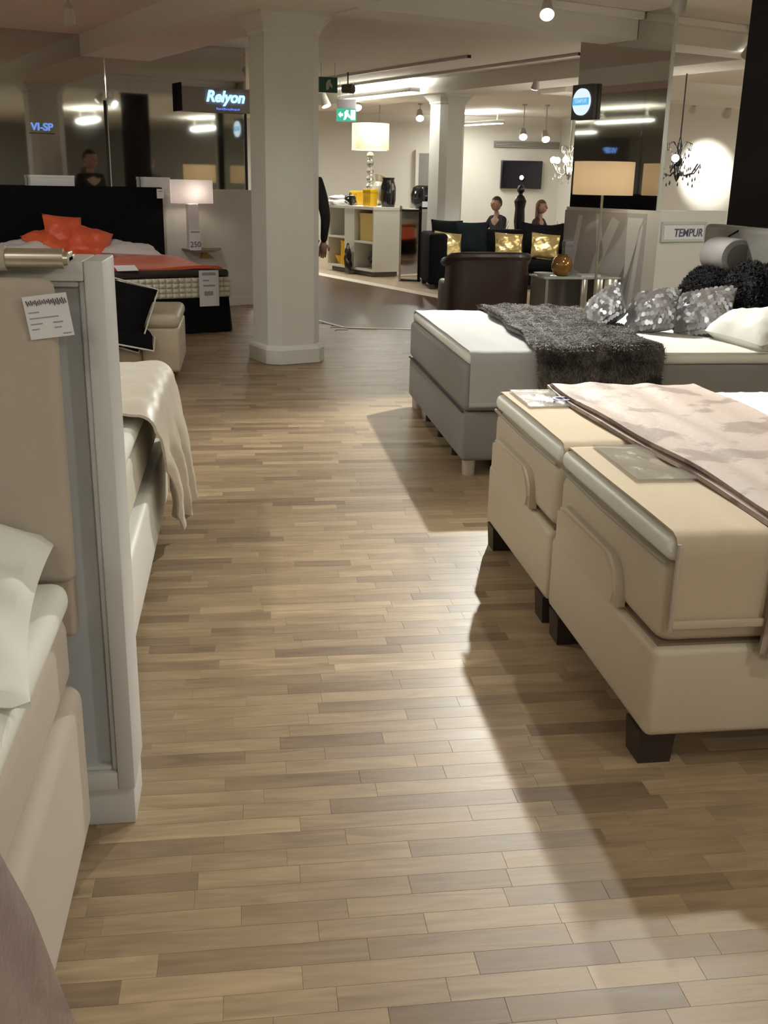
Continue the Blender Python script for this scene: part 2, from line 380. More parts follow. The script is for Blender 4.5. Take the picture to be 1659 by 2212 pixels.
for lb, loc, tg, p, an in (('tiny bright spotlight beside the column edge near the green exit sign', (1.389, 17.7, 2.62), (2.0, 17.2, .7), 130, 75),
        ('tiny bright spotlight right of the green exit sign', (1.933, 18.1, 2.62), (2.2, 16.8, 1.0), 60, 90),
        ('bright spotlight between the far lamp and the far column', (3.40, 20.6, 2.62), (3.2, 18.4, .6), 60, 100),
        ('left one of two bright spotlights above the television', (5.26, 20.0, 2.31), (4.9, 18.0, .6), 60, 100),
        ('right one of two bright spotlights above the television', (5.69, 20.0, 2.28), (5.6, 18.2, .6), 55, 100),
        ('bright spotlight just above the right edge of the far lampshade', (2.62, 20.5, 2.33), (2.4, 18.6, .6), 50, 100),
        ('lit track spotlight beside the black partition', (7.776, 16.9, 2.60), (8.28, 18.6, 1.72), 420, 36)):
    spotlight(lb, loc, tg, p, an, k=1.5)
spotlight('ceiling spotlight over the black sofa', (3.7, 13.6, 2.62), (3.6, 14.9, 0.4), 150, 60)
spotlight('added fill spotlight over the brown walkway hidden behind the column', (0.55, 12.5, 2.62), (1.9, 13.8, 0.0), 45, 80)  # extra spot added for fill, kept out of sight by the column
spotlight('unlit track spotlight beside the lit one at the right', (6.9, 16.2, 2.58), (7.2, 18, 1.2), 0, glow=False)
spotlight('ceiling spotlight over the lounge behind the half wall', (4.6, 9.7, 2.62), (4.8, 12.0, 0.8), 90, 90)
spotlight('ceiling spotlight in front of the poster wall', (2.9, 7.2, 2.60), (3.2, 9.2, 0.9), 70, 70)
rail = thing('light_track', 'white ceiling light track at the upper right beside the black partition', 'light track', (7.0, 16.3, CEIL-0.06), math.radians(36))
box('rail', (-0.9, -0.02, 0.0), (1.3, 0.02, 0.04), head_m, rail); box('hanger', (-0.7, -0.01, 0.04), (-0.66, 0.01, 0.06), head_m, rail)
def tube_light(label, c, L, rotz, power, vis=14.0, up=1.7, group='fluorescent ceiling lights'):
    t = thing('fluorescent_light', label, 'ceiling light', c, rotz, group)
    box('housing', (-0.09, -L/2, 0.015), (0.09, L/2, 0.075), head_m, t, 0.01)
    box('diffuser', (-0.065, -L/2+0.02, 0.0), (0.065, L/2-0.02, 0.015), E_('tube_glow', (1.0, 0.98, 0.92), vis), t)
    for s in (-1, 1): obj('hanger', tube(BM(), (0, s*L*0.4, 0.075), (0, s*L*0.4, CEIL-c[2]), 0.006, n=6), head_m, t)
    if power:
        l = bpy.data.lights.new('tube', 'AREA'); l.shape = 'RECTANGLE'; l.size = 0.12; l.size_y = L; l.energy = power*.85; l.color = (1.0, 0.995, 0.91)
        o = bpy.data.objects.new('tube_light', l); COL.objects.link(o); o.location = (0, 0, -0.012); o.parent = t
        l2 = l.copy(); l2.energy = power*up
        o = bpy.data.objects.new('tube_fill_uplight', l2); COL.objects.link(o); o.location = (0, 0, 0.085); o.rotation_euler = (PI, 0, 0); o.parent = t  # upward fill added to each fitting to brighten the ceiling
    return t
tube_light('long lit fluorescent light hanging right of the column near the exit sign', (2.09, 16.77, 2.66), 2.2, ANG, 60)
for x, y, p, lb in ((6.5, 6.5, 60, 'fluorescent light reflected in the mirror, nearest the black partition'), (6.5, 2.0, 60, 'fluorescent light reflected in the mirror, second from the partition'), (10.0, 8.0, 60, 'fluorescent light reflected in the mirror, over the right side of the shop'),
        (10, 2, 50, 'added fluorescent fill light over the right rear corner of the shop'), (-4.6, 2.0, 40, 'added fluorescent fill light over the left front of the shop'), (-4.0, 7.0, 60, 'added fluorescent fill light left of the cream sofa'), (1.2, -2.5, 62, 'added fluorescent fill light behind the camera in the aisle'),
        (-2.6, -2.8, 40, 'added fluorescent fill light behind the camera at the left'), (5.2, -2.0, 50, 'added fluorescent fill light behind the camera at the right'), (9, 13.5, 70, 'added fluorescent fill light over the lounge at the far right'), (11, 16.5, 80, 'added fluorescent fill light before the bright alcove wall'),
        (-2.4, 18, 90, 'added fluorescent fill light behind the mirrored wall'), (0.9, 20.6, 130, 'added fluorescent fill light hidden behind the white column'), (5.0, 22.6, 60, 'added fluorescent fill light close to the far wall above the television')):
    tube_light(lb, (x, y, 2.60), 1.5, ANG, p)  # all but the mirror-reflected fittings are added as ambient fill

# ================================================================== PEOPLE
def skin_bm(pts, edges, root):
    me = bpy.data.meshes.new('sk'); keys = list(pts)
    me.from_pydata([pts[k][0] for k in keys], [(keys.index(a), keys.index(b)) for a, b in edges], [])
    o = bpy.data.objects.new('sk', me); COL.objects.link(o)
    o.modifiers.new('s', 'SKIN'); sv = me.skin_vertices[0].data
    for i, k in enumerate(keys):
        r = pts[k][1]; sv[i].radius = r if isinstance(r, tuple) else (r, r); sv[i].use_root = (k == root)
    sub = o.modifiers.new('d', 'SUBSURF'); sub.levels = 2; sub.render_levels = 2
    ev = bpy.data.meshes.new_from_object(o.evaluated_get(bpy.context.evaluated_depsgraph_get()))
    bm = BM(); bm.from_mesh(ev); bpy.data.objects.remove(o); bpy.data.meshes.remove(me); bpy.data.meshes.remove(ev)
    return bm
skin_m = M('skin', (0.50, 0.30, 0.21), 0.5, var=0.06)
def person(label, loc, rotz, pose='stand', coat=(0.02, 0.02, 0.025), trouser=(0.02, 0.02, 0.03), hair=(0.03, 0.02, 0.015), H=1.75, look=0.0, group=None, longhair=False):
    t = thing('person', label, 'person', loc, rotz, group); k = H/1.75
    if pose == 'sit':
        P = dict(pel=(0, 0, .52), spi=(0, .02, .72), che=(0, .0, .96), nec=(0, -.02, 1.14), hd=(0, -.04, 1.22),
                 shL=(-.17, 0, 1.06), shR=(.17, 0, 1.06), elL=(-.25, -.10, .82), elR=(.25, -.10, .82), wrL=(-.15, -.33, .72), wrR=(.15, -.33, .72),
                 hiL=(-.10, 0, .50), hiR=(.10, 0, .50), knL=(-.13, -.44, .52), knR=(.13, -.44, .52), anL=(-.13, -.40, .09), anR=(.13, -.40, .09), toL=(-.14, -.60, .03), toR=(.14, -.60, .03))
    else:
        P = dict(pel=(0, 0, .95), spi=(0, .01, 1.12), che=(0, 0, 1.33), nec=(0, 0, 1.49), hd=(0, -.01, 1.56),
                 shL=(-.18, 0, 1.43), shR=(.18, 0, 1.43), elL=(-.24, .03, 1.14), elR=(.24, .03, 1.14), wrL=(-.23, -.10, .92), wrR=(.23, -.10, .92),
                 hiL=(-.10, 0, .90), hiR=(.10, 0, .90), knL=(-.11, -.06, .50), knR=(.11, .04, .50), anL=(-.11, -.03, .09), anR=(.12, .14, .09), toL=(-.12, -.20, .03), toR=(.13, -.03, .03))
    P = {a: tuple(c*k for c in b) for a, b in P.items()}
    rad = dict(pel=(.13, .10), spi=(.115, .09), che=(.15, .10), nec=.055, hd=.06, sh=.06, el=.043, wr=.028, hi=.082, kn=.055, an=.038, to=.032)
    def R(key, f=1.0):
        r = rad.get(key, rad.get(key[:2])); return tuple(x*f*k for x in r) if isinstance(r, tuple) else r*f*k
    hp = Vector(P['hd']) + Vector((0, -0.01, 0.10))*k
    # body: trunk, neck, head, hands with five fingers in one mesh
    keys = list(P)
    ed = [('pel', 'spi'), ('spi', 'che'), ('che', 'nec'), ('nec', 'hd'), ('che', 'shL'), ('shL', 'elL'), ('elL', 'wrL'), ('che', 'shR'), ('shR', 'elR'), ('elR', 'wrR'),
          ('pel', 'hiL'), ('hiL', 'knL'), ('knL', 'anL'), ('anL', 'toL'), ('pel', 'hiR'), ('hiR', 'knR'), ('knR', 'anR'), ('anR', 'toR')]
    bm = skin_bm({a: (P[a], R(a, .86)) for a in keys}, ed, 'pel')
    sphere(bm, hp, 0.115*k, 18, 14, (0.78, 0.92, 1.08))
    tube(bm, hp+Vector((0, -.098, .012))*k, hp+Vector((0, -.122, -.022))*k, .011*k, .017*k, 8)
    for s in (-1, 1): sphere(bm, hp+Vector((s*.09, .01, -.005))*k, .026*k, 8, 6, (.45, .8, 1.2))
    for s, wn, en in ((-1, 'wrL', 'elL'), (1, 'wrR', 'elR')):
        wv = Vector(P[wn]); d = (wv-Vector(P[en])).normalized(); side = d.cross(Vector((0, 0, 1))).normalized() if abs(d.z) < .95 else Vector((1, 0, 0))
        path_tube(bm, [wv, wv+d*.045*k, wv+d*.09*k], [.026*k, .038*k, .034*k], 8)
        for q, ln in ((-1.5, .060), (-.5, .075), (.5, .08), (1.5, .07)):
            b0 = wv+d*.085*k+side*q*.018*k; path_tube(bm, [b0, b0+d*ln*.5*k, b0+d*ln*.9*k+Vector((0, -.02, -.01))*k], [.010*k, .009*k, .007*k], 6)
        path_tube(bm, [wv+d*.035*k-side*s*.03*k, wv+d*.06*k-side*s*.055*k, wv+d*.09*k-side*s*.055*k], [.012*k, .010*k, .008*k], 6)
    obj('body', bm, skin_m, t, angle=180)
    cm = M('coat_%d' % int(coat[0]*1000), coat, 0.8, var=0.2); tm = M('trouser_%d' % int(trouser[2]*1000), trouser, 0.8, var=0.2)
    up = [e for e in ed if e[0] not in ('hiL', 'hiR', 'knL', 'knR', 'anL', 'anR') and e[1] not in ('hd', 'hiL', 'hiR')]
    un = {a for e in up for a in e}
    obj('jacket', skin_bm({a: (P[a], R(a, 1.12 if a != 'nec' else 1.0)) for a in un}, up, 'pel'), cm, t, angle=180)
    lo = [e for e in ed if e[0] in ('hiL', 'hiR', 'knL', 'knR') or e[1] in ('hiL', 'hiR')]; ln_ = {a for e in lo for a in e}
    obj('trousers', skin_bm({a: (P[a], R(a, 1.1)) for a in ln_}, lo, 'pel'), tm, t, angle=180)
    for s in ('L', 'R'):
        a = Vector(P['an'+s]); b = Vector(P['to'+s])
        obj('shoe', path_tube(BM(), [a+Vector((0, .05, -.05))*k, a+Vector((0, -.02, -.045))*k, b+Vector((0, .03, .01))*k, b+Vector((0, -.03, .005))*k], [.034*k, .042*k, .038*k, .024*k], 10), black_m, t, angle=180)
    bm = BM(); sphere(bm, hp+Vector((0, .014, .022))*k, .122*k, 18, 14, (.80, .90, 1.02))
    kill = [v for v in bm.verts if (v.co.y-hp.y) < -.035*k and (v.co.z-hp.z) < .062*k or (v.co.z-hp.z) < -.055*k]
    bmesh.ops.delete(bm, geom=kill, context='VERTS')
    if longhair: grid(bm, lambda u, v: (hp.x+(.10*k)*math.cos(PI*u), hp.y+.02*k+.085*k*math.sin(PI*u), hp.z+(.05-.26*v)*k), 10, 5, .012)
    obj('hair', bm, M('hair_%d' % int(hair[0]*1000), hair, 0.6), t, angle=180)
    bm = BM()
    for s in (-1, 1): sphere(bm, hp+Vector((s*.034, -.094, .012))*k, .011*k, 8, 6)
    obj('eyes', bm, M('eye_dark', (.04, .03, .03), .3), t)
    obj('mouth', path_tube(BM(), [hp+Vector((-.022, -.092, -.055))*k, hp+Vector((0, -.101, -.057))*k, hp+Vector((.022, -.092, -.055))*k], .006*k, 6), M('lips', (.38, .14, .12), .5), t)
    return t

# ================================================================== HELPERS FOR BEDDING
def fur(parent, surf, nu, nv, count, length, mat, seed=1, lean=(0, 0, 0), width=0.006):
    rs = random.Random(seed); bm = BM()
    for _ in range(count):
        u, v = rs.random(), rs.random()
        p = Vector(surf(u, v)); e = 1e-3
        pu = Vector(surf(min(u+e, 1), v))-Vector(surf(max(u-e, 0), v)); pv = Vector(surf(u, min(v+e, 1)))-Vector(surf(u, max(v-e, 0)))
        n = pu.cross(pv)
        if n.length < 1e-9: continue
        n.normalize()
        if n.z < -0.1: n = -n
        t = (pu.normalized()*rs.uniform(-1, 1)+pv.normalized()*rs.uniform(-1, 1)).normalized()
        L = length*rs.uniform(.6, 1.25)
        tip = p+n*L*.62+t*L*.55+Vector(lean)*L; mid = p+n*L*.4+t*L*.15
        sd = n.cross(t)*width*rs.uniform(.5, 1)
        a, b = bm.verts.new(p-sd), bm.verts.new(p+sd); c, d = bm.verts.new(mid-sd*.8), bm.verts.new(mid+sd*.8); f = bm.verts.new(tip)
        bm.faces.new((a, b, d, c)); bm.faces.new((c, d, f))
    return obj('fur_pile', bm, mat, parent, smooth=False, kind='stuff')
def drape(prof, x0, x1, wob=0.0, skew=None, seed=0):
    """cloth over a profile of (y,z) points; u runs across x, v along the profile"""
    pts = [Vector((0, a, b)) for a, b in prof]; L = [0]
    for a, b in zip(pts, pts[1:]): L.append(L[-1]+(b-a).length)
    tot = L[-1]
    def f(u, v):
        d = v*tot; i = 0
        while i < len(L)-2 and L[i+1] < d: i += 1
        q = (d-L[i])/max(1e-6, L[i+1]-L[i]); p = pts[i].lerp(pts[i+1], q)
        xx = x0+(x1-x0)*u + (skew(v, u) if skew else 0)
        wv = wob*(math.sin(17*u+3*v+seed)+math.sin(9*v*tot+5*u+seed*2)+.5*math.sin(31*u-7*v))
        tan = pts[i+1]-pts[i]; n = Vector((0, -tan.z, tan.y)).normalized()
        if n.z < -0.5: n = -n
        return (xx, p.y+n.y*wv, p.z+n.z*wv)
    return f
def rounded(prof, r=0.03, n=4):
    out = [prof[0]]
    for a, b, c in zip(prof, prof[1:], prof[2:]):
        A, B, C_ = Vector((*a, 0)), Vector((*b, 0)), Vector((*c, 0))
        p = B+(A-B).normalized()*min(r, (A-B).length*.45); q = B+(C_-B).normalized()*min(r, (C_-B).length*.45)
        for i in range(n+1):
            t = i/n; v = p*(1-t)**2+B*2*t*(1-t)+q*t*t; out.append((v.x, v.y))
    out.append(prof[-1]); return out

# ================================================================== BEIGE TWIN BED (right foreground)
def beige_unit(label, y0, y1, near, bag):
    bed = thing('beige_bed_unit', label, 'bed', (1.0, y0, 0.0), 0, 'two halves of the beige twin bed')
    W = y1-y0
    box('bed_base', (0, 0, .095), (2.05, W, .345), cream, bed, .022, 3)
    box('mattress', (.012, .012, .348), (2.04, W-.012, .572), cream, bed, .045, 4)
    box('seam_shadow_strip', (.02, .02, .33), (2.03, W-.02, .352), M('seam_shadow_brown', (.20, .15, .10), .8), bed)  # dark strip stands in for the shadow in the gap under the mattress
    ya, yb = (.26, .80) if near else (.24, .78)
    # raised side pad with one round corner
    pp = [(ya, .35)]+[(ya+.09-.09*math.cos(a), .40+.085*math.sin(a)) for a in [i*PI/2/6 for i in range(7)]]+[(yb-.05, .487), (yb, .47), (yb, .35)]
    bm = prism(BM(), pp, -.020, .02, 'x'); bmesh.ops.bevel(bm, geom=[e for e in bm.edges if all(v.co.x < -.01 for v in e.verts)], offset=.012, segments=3, affect='EDGES')
    obj('side_pad', bm, cream, bed)
    for (lx, ly) in ((.0, .03), (.0, W-.13), (1.9, .03), (1.9, W-.13)):
        bm = BM(); prism(bm, [(lx, ly), (lx+.10, ly), (lx+.10, ly+.10), (lx, ly+.10)], .0, .097)
        for v_ in bm.verts:
            if v_.co.z < .01: v_.co.x = lx+.05+(v_.co.x-lx-.05)*.88; v_.co.y = ly+.05+(v_.co.y-ly-.05)*.88
        obj('leg', bm, wenge, bed, smooth=False)
    box('topper', (.012, .0, .572), (2.02, W, .638), topper_m, bed, .030, 4)
    obj('piping', path_tube(BM(), [(.012, .02, .572), (.006, W*.5, .570), (.012, W-.02, .572)], .006, 6), M('piping_grey', (.36, .33, .28), .7), bed)
    # protective mat over the foot of the topper
    mat_ = thing('bed_foot_mat', ('beige mat hanging over the near side of the front half of the beige bed' if near else 'beige mat on the rear half of the beige bed'), 'mat', (1.0, y0, 0), 0, 'beige mats on the bed')
    pr_ = rounded([(-.010, .405), (-.010, .649), (W*.995, .649), (W+.004, .60)] if near else [(-.004, .60), (.004, .649), (W+.008, .649), (W+.008, .45)], .04)
    f = drape(pr_, .03, .52, .0012, seed=2); obj('cloth', grid(BM(), f, 14, 44, .006), beige2, mat_, angle=60)
    if near:
        obj('hem', path_tube(BM(), [(.03, -.018, .40), (.03, -.018, .63)], .005, 6), beige, mat_)
        box('hem_band', (.032, -.024, .408), (.50, -.014, .43), beige2, mat_, .004)
    x0, x1, b0, b1 = bag
    bg = thing('sample_bag', ('clear plastic pouch with crumpled sheet on the front half of the beige bed' if near else 'clear plastic pouch with blue print on the rear half of the beige bed'), 'plastic pouch', (x0, b0, .653))
    def bf(u, v): return ((x1-x0)*u, (b1-b0)*v, .006+.004*math.sin(9*u+4*v)*math.sin(7*v+2*u)*min(u, 1-u, v, 1-v)*6)
    obj('film', grid(BM(), bf, 16, 16, .004), M('plastic_film', (.50, .47, .40), .15, var=.45, vscale=9, bump=.6, bscale=14, spec=.8, alpha=.45), bg)
    if not near:
        bm = text_bm('CE', .10, .001); xf(bm, Matrix.Translation((.17, .10, .013)) @ Matrix.Rotation(.2, 4, 'Z')); obj('blue_print', bm, M('print_blue', (.16, .22, .75), .5), bg)
    return bed
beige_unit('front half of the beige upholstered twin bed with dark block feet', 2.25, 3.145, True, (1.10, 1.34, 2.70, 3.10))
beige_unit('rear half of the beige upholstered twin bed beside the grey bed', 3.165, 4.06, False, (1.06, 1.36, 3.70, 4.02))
pt = thing('velvet_throw', 'dusty pink velvet throw with brown patches laid across the beige bed', 'throw', (0, 0, 0))
vel = M('pink_velvet', (.35, .27, .225), .6, col2=(.19, .13, .10), vscale=6.5, thr=(.50, .56), bump=.4, bscale=35, sheen=.2)
pf = rounded([(2.205, .33), (2.205, .676), (4.10, .676), (4.115, .50)], .07, 6)
obj('cloth', grid(BM(), drape(pf, 1.275, 1.86, .004, lambda v, u: .03*math.sin(6*v)*(1-u)-.02*(v-.3)), 30, 80, .012), vel, pt, angle=60)
obj('folded_edge', grid(BM(), drape(rounded([(2.215, .34), (2.215, .663), (4.09, .663)], .06, 6), 1.258, 1.34, .003, lambda v, u: .03*math.sin(6*v)*(1-u)-.02*(v-.3)), 5, 70, .012), vel, pt, angle=60)
rc = thing('ribbed_mattress_cover', 'white ribbed cover on the beige bed right of the pink throw', 'mattress cover', (0, 0, 0))
obj('cover', grid(BM(), lambda u, v: (1.80+1.2*u, 2.27+1.77*v, .642+.014*abs(math.sin(u*PI*14))+(-.03 if v in (0.0, 1.0) else 0)), 112, 20, .004), M('ribbed_white', (.74, .80, .72), .7, bump=.1), rc)

# ================================================================== GREY BED
gb = thing('grey_bed', 'grey fabric box spring bed with white topper and grey headboard', 'bed', (1.1, 5.06, 0))
box('bed_base', (0, 0, .08), (2.02, 1.76, .335), grey_f, gb, .02, 3)
box('mattress', (.0, .0, .34), (2.02, 1.76, .575), grey_f, gb, .03, 3)
box('topper', (.015, .01, .575), (2.0, 1.75, .632), topper_m, gb, .026, 4)
obj('fitted_sheet', grid(BM(), lambda u, v: (.40+1.62*u, .012+1.736*v, .637+.002*math.sin(20*u)*math.sin(13*v)), 30, 24, .004), sheet_m, gb)
obj('seam', path_tube(BM(), [(-.002, .02, .338), (-.002, 1.74, .338)], .006, 6), M('seam_dark', (.06, .06, .06), .8), gb)
for lx, ly in ((.05, .05), (.05, 1.70), (1.95, .05), (1.95, 1.70)):
    obj('leg', tube(BM(), (lx, ly, 0), (lx, ly, .085), .032, .036, 18), M('leg_silver', (.55, .50, .43), .35, .4), gb)
for yy in (.45, .88, 1.3): obj('leg', tube(BM(), (.06, yy, 0), (.06, yy, .085), .02, .02, 10), dark_m, gb)
box('headboard', (2.03, -.1, .05), (2.16, 1.90, 1.215), grey_f, gb, .035, 4)
for yy in (-.05, .9, 1.85): obj('headboard_foot', tube(BM(), (2.1, yy, 0), (2.1, yy, .06), .025), dark_m, gb)
gm = thing('bed_foot_mat', 'shiny light grey mat across the foot of the grey bed', 'mat', (1.1, 5.06, 0))
obj('cloth', grid(BM(), drape(rounded([(-.012, .365), (-.012, .646), (1.772, .646), (1.772, .40)], .045), .025, .46, .0012), 14, 60, .006), greymat_f, gm, angle=60)
box('hem_band', (.03, -.022, .37), (.44, -.013, .39), greymat_f, gm, .003)
ft = thing('fur_throw', 'dark grey faux fur throw laid across the grey bed', 'throw', (0, 0, 0))
fur_m = M('grey_fur', (.20, .18, .16), .55, col2=(.035, .03, .028), vscale=9, thr=(.38, .62), spec=.45)
ff = drape(rounded([(5.025, .30), (5.02, .668), (6.86, .668), (6.87, .40)], .09, 6), 1.46, 2.13, .006, lambda v, u: .10*max(0, min(1, (v-.14)*1.5))+.012*math.sin(25*v+9*u))
obj('cloth', grid(BM(), ff, 20, 70, .014), fur_m, ft, angle=80)
fur(ft, ff, 0, 0, 60000, .036, fur_m, 5, (-.15, -.25, -.15), .0026)
# shaggy black cushions at the head
bf_m = M('black_fur', (.007, .007, .008), .8, spec=.15)
for i, (c, r, sz, lb) in enumerate((((2.95, 6.40, .79), (0, math.radians(-55), .1), (.34, .52, .20), 'shaggy black fur cushion behind the sequin cushions'), ((2.97, 5.88, .82), (0, math.radians(-62), -.05), (.42, .60, .20), 'larger shaggy black fur cushion against the grey headboard'))):
    t = thing('fur_cushion', lb, 'cushion', c); t.rotation_euler = r
    obj('cover', pillow(BM(), sz[0], sz[1], sz[2], 14, i), bf_m, t)
    fu = lambda u, v, sz=sz: ((u*2-1)*sz[0]/2, (v*2-1)*sz[1]/2, sz[2]/2*max(0, (1-abs(2*u-1)**3)*(1-abs(2*v-1)**3))**.55)
    fur(t, fu, 0, 0, 3500, .05, bf_m, i+20, width=.005)
sq_m = M('sequin_silver', (.55, .56, .60), .34, .75); sqb = M('sequin_backing', (.28, .28, .30), .5, .3)
for i, (c, n, sz, lb) in enumerate((((2.13, 5.95, .755), (-.80, -.35, .50), .25, 'silver sequin cushion shining brightest, nearest the fur throw'),
                                   ((2.38, 5.86, .745), (-.62, -.45, .72), .30, 'middle silver sequin cushion of the three'),
                                   ((2.66, 5.78, .745), (-.62, -.45, .72), .34, 'grey sequin cushion at the right end of the three'))):
    t = thing('sequin_cushion', lb, 'cushion', c, 0, 'sequin cushions on the grey bed')
    t.rotation_euler = (Vector(n).to_track_quat('Z', 'Y') @ Euler((0, 0, math.radians(45 if i == 0 else 18))).to_quaternion()).to_euler()
    obj('cover', pillow(BM(), sz, sz, .12, 14, i+3, .004), sqb, t)
    bm = BM(); rs = random.Random(i); nn = 12
    for a in range(nn):
        for b in range(nn):
            u = (a+.5+(.5 if b % 2 else 0))/nn*2-1; v_ = (b+.5)/nn*2-1
            if abs(u) > .97: continue
            k = max(0, (1-abs(u)**3)*(1-abs(v_)**3))**.55
            p = Vector((u*sz/2*.98, v_*sz/2*.98, .06*k+.005)); tl = Vector((rs.uniform(-.22, .22), rs.uniform(-.22, .22)-.32, 1)).normalized()
            q = tl.to_track_quat('Z', 'Y').to_matrix(); rr = sz/nn*.62
            ring = [bm.verts.new(p+q @ Vector((rr*math.cos(2*PI*j/7), rr*1.2*math.sin(2*PI*j/7), 0))) for j in range(7)]
            bm.faces.new(ring)
    obj('sequins', bm, sq_m, t, smooth=False, kind='stuff')
wp = thing('white_pillow', 'white pillow at the head of the grey bed in front of the headboard', 'pillow', (2.88, 5.36, .725)); wp.rotation_euler = (0, math.radians(-10), .1)
obj('pillowcase', pillow(BM(), .55, .60, .22, 16, 9, .01), sheet_m, wp)
wp = thing('white_pillow', 'cream satin pillow on the near corner of the grey bed', 'pillow', (3.02, 5.13, .70)); wp.rotation_euler = (.05, math.radians(-6), -.2)
obj('pillowcase', pillow(BM(), .30, .14, .12, 14, 12, .008), M('cream_satin', (.62, .58, .48), .35, var=.1, bump=.2, bscale=9), wp)
bo = thing('bolster_cushion', 'grey cylindrical bolster strapped to the grey headboard', 'bolster', (3.09, 6.42, 1.03))
obj('roll', xf(lathe(BM(), [(.0, 0), (.09, .0), (.112, .015), (.118, .04), (.118, .32), (.112, .345), (.09, .36), (0.0, .36)], n=28, cap0=False, cap1=False), Matrix.Rotation(-PI/2, 4, 'X') @ Matrix.Translation((0, 0, -.12))), M('bolster_grey', (.30, .29, .28), .7, bump=.08, bscale=300), bo)
obj('strap', path_tube(BM(), [(-.02, .03, .125), (.06, .03, .17), (.12, .03, .185), (.14, .03, .18), (.235, .03, .18)], .006, 6), black_m, bo)
obj('end_cap', xf(lathe(BM(), [(.001, 0), (.085, .0), (.085, .006), (.001, .006)], n=24), Matrix.Rotation(-PI/2, 4, 'X') @ Matrix.Translation((0, 0, -.129))), M('bolster_end', (.16, .155, .15), .8), bo)

# ================================================================== LEFT FOREGROUND: headboard, bed, throw
hb = thing('headboard_screen', 'pale grey panelled headboard frame with beige hanging pad in the left foreground', 'headboard', (-.27, 2.14, 0))
hbm = M('headboard_lacquer', (.60, .60, .58), .5, var=.03); hbp = M('headboard_panel', (.52, .55, .57), .5, var=.03)
Wd = 1.95
box('plinth', (-Wd, .015, 0), (-.004, .175, .10), hbm, hb, .004)
box('frame_side', (-.038, 0, .10), (0, .19, 1.29), hbm, hb, .004); box('frame_side', (-Wd, 0, .10), (-Wd+.038, .19, 1.29), hbm, hb, .004)
box('frame_top', (-Wd+.038, 0, 1.25), (-.038, .19, 1.29), hbm, hb, .004); box('frame_bottom', (-Wd+.038, 0, .10), (-.038, .19, .145), hbm, hb, .004)
box('recessed_panel', (-Wd+.038, .032, .145), (-.038, .15, 1.25), hbp, hb)
for a, b in (((-.050, .012, .145), (-.038, .04, 1.25)), ((-Wd+.038, .012, .145), (-Wd+.05, .04, 1.25)), ((-Wd+.05, .012, .145), (-.05, .04, .157)), ((-Wd+.05, .012, 1.238), (-.05, .04, 1.25))): box('moulding', a, b, hbm, hb, .004)
box('lower_pad', (-Wd+.12, -.028, .50), (-.100, .03, 1.10), M('pad_shade', (.50, .43, .34), .85, bump=.1, bscale=300), hb, .012, 3)
box('upper_pad', (-Wd+.12, -.075, .64), (-.086, -.030, 1.262), beige, hb, .022, 4)
obj('hanging_bar', tube(BM(), (-Wd+.05, -.045, 1.297), (-.066, -.045, 1.297), .019, n=24), steel, hb)
obj('bar_end', tube(BM(), (-.066, -.045, 1.297), (-.058, -.045, 1.297), .014, .012, 18), steel, hb)
box('bar_bracket', (-.068, -.045, 1.288), (-.060, .03, 1.308), steel, hb, .003)
box('bracket_plate', (-.16, -.02, 1.288), (-.060, .06, 1.300), steel, hb, .003)
obj('fabric_loop', tube(BM(), (-1.7, -.045, 1.297), (-.172, -.045, 1.297), .0235, n=24), beige, hb)
pg = thing('price_tag', 'white price tag with handwriting hung on the beige headboard pad', 'price tag', (-.412, 2.055, 1.228))
pg.rotation_euler = (math.radians(4), math.radians(-7), 0)
cd_ = box('card', (0, 0, -.082), (.082, .0015, 0), paper, pg)
rs = random.Random(4)
x = .006
for i in range(9):                                   # hurried handwriting, not readable
    hgt = rs.uniform(.009, .014); b = BM()
    path_tube(b, [(x, -.001, -.008), (x+.002, -.001, -.008-hgt), (x+.005, -.001, -.010), (x+.007, -.001, -.006-hgt)], .0011, 5); obj('handwriting', b, M('tag_ink_red', (.22, .08, .10), .7) if i in (3, 4) else ink, cd_); x += .0083
for z, a, b_ in ((-.030, .006, .026), (-.041, .006, .060), (-.052, .006, .028), (-.052, .048, .066), (-.062, .006, .020), (-.062, .048, .062), (-.075, .062, .078)):
    box('printed_line', (a, -.0008, z-.0022), (b_, .0, z), M('print_grey', (.33, .33, .38), .7), cd_)

lb = thing('beige_bed', 'beige box spring bed with white topper at the left foreground edge', 'bed', (-.355, 2.062, 0))
box('bed_base', (-1.65, -2.05, .075), (0, -.0, .425), beige, lb, .035, 4)
box('mattress', (-1.63, -2.04, .43), (-.02, -.005, .585), beige, lb, .03, 3)
box('topper', (-1.63, -2.04, .585), (-.012, -.0, .655), topper_m, lb, .032, 4)
for lx in (-.12, -1.55):
    for ly in (-.12, -1.95): obj('leg', tube(BM(), (lx, ly, 0), (lx, ly, .08), .03), dark_m, lb)
wp = thing('crumpled_pillow', 'crumpled white pillow on the beige bed in the left foreground', 'pillow', (-.79, 1.75, .738)); wp.rotation_euler = (.12, .10, .10)
obj('pillowcase', pillow(BM(), .86, .60, .20, 30, 21, .026), sheet_m, wp)
mv = thing('mauve_throw', 'mauve shiny throw hanging over the side of the left foreground bed', 'throw', (0, 0, 0))
def mf(u, v):
    # u: along the bed (towards head), v: from top of bed down the side to the floor
    d = v*1.25
    if d < .48: x, z = -.84+d*1.0, .672
    elif d < .56: a = (d-.48)/.08*PI/2; x, z = -.36+.035*math.sin(a), .672-.035*(1-math.cos(a))
    else: x, z = -.325, .637-(d-.56)*.91
    far = 1.20+max(-.1, (.577-z))*.60
    yy = .15+(far-.15)*u
    k = .006*math.sin(30*u+6*v)+.003*math.sin(53*u)
    if d > .56: x += k*min(1, (d-.56)*5)
    return (x, yy, max(z, .008))
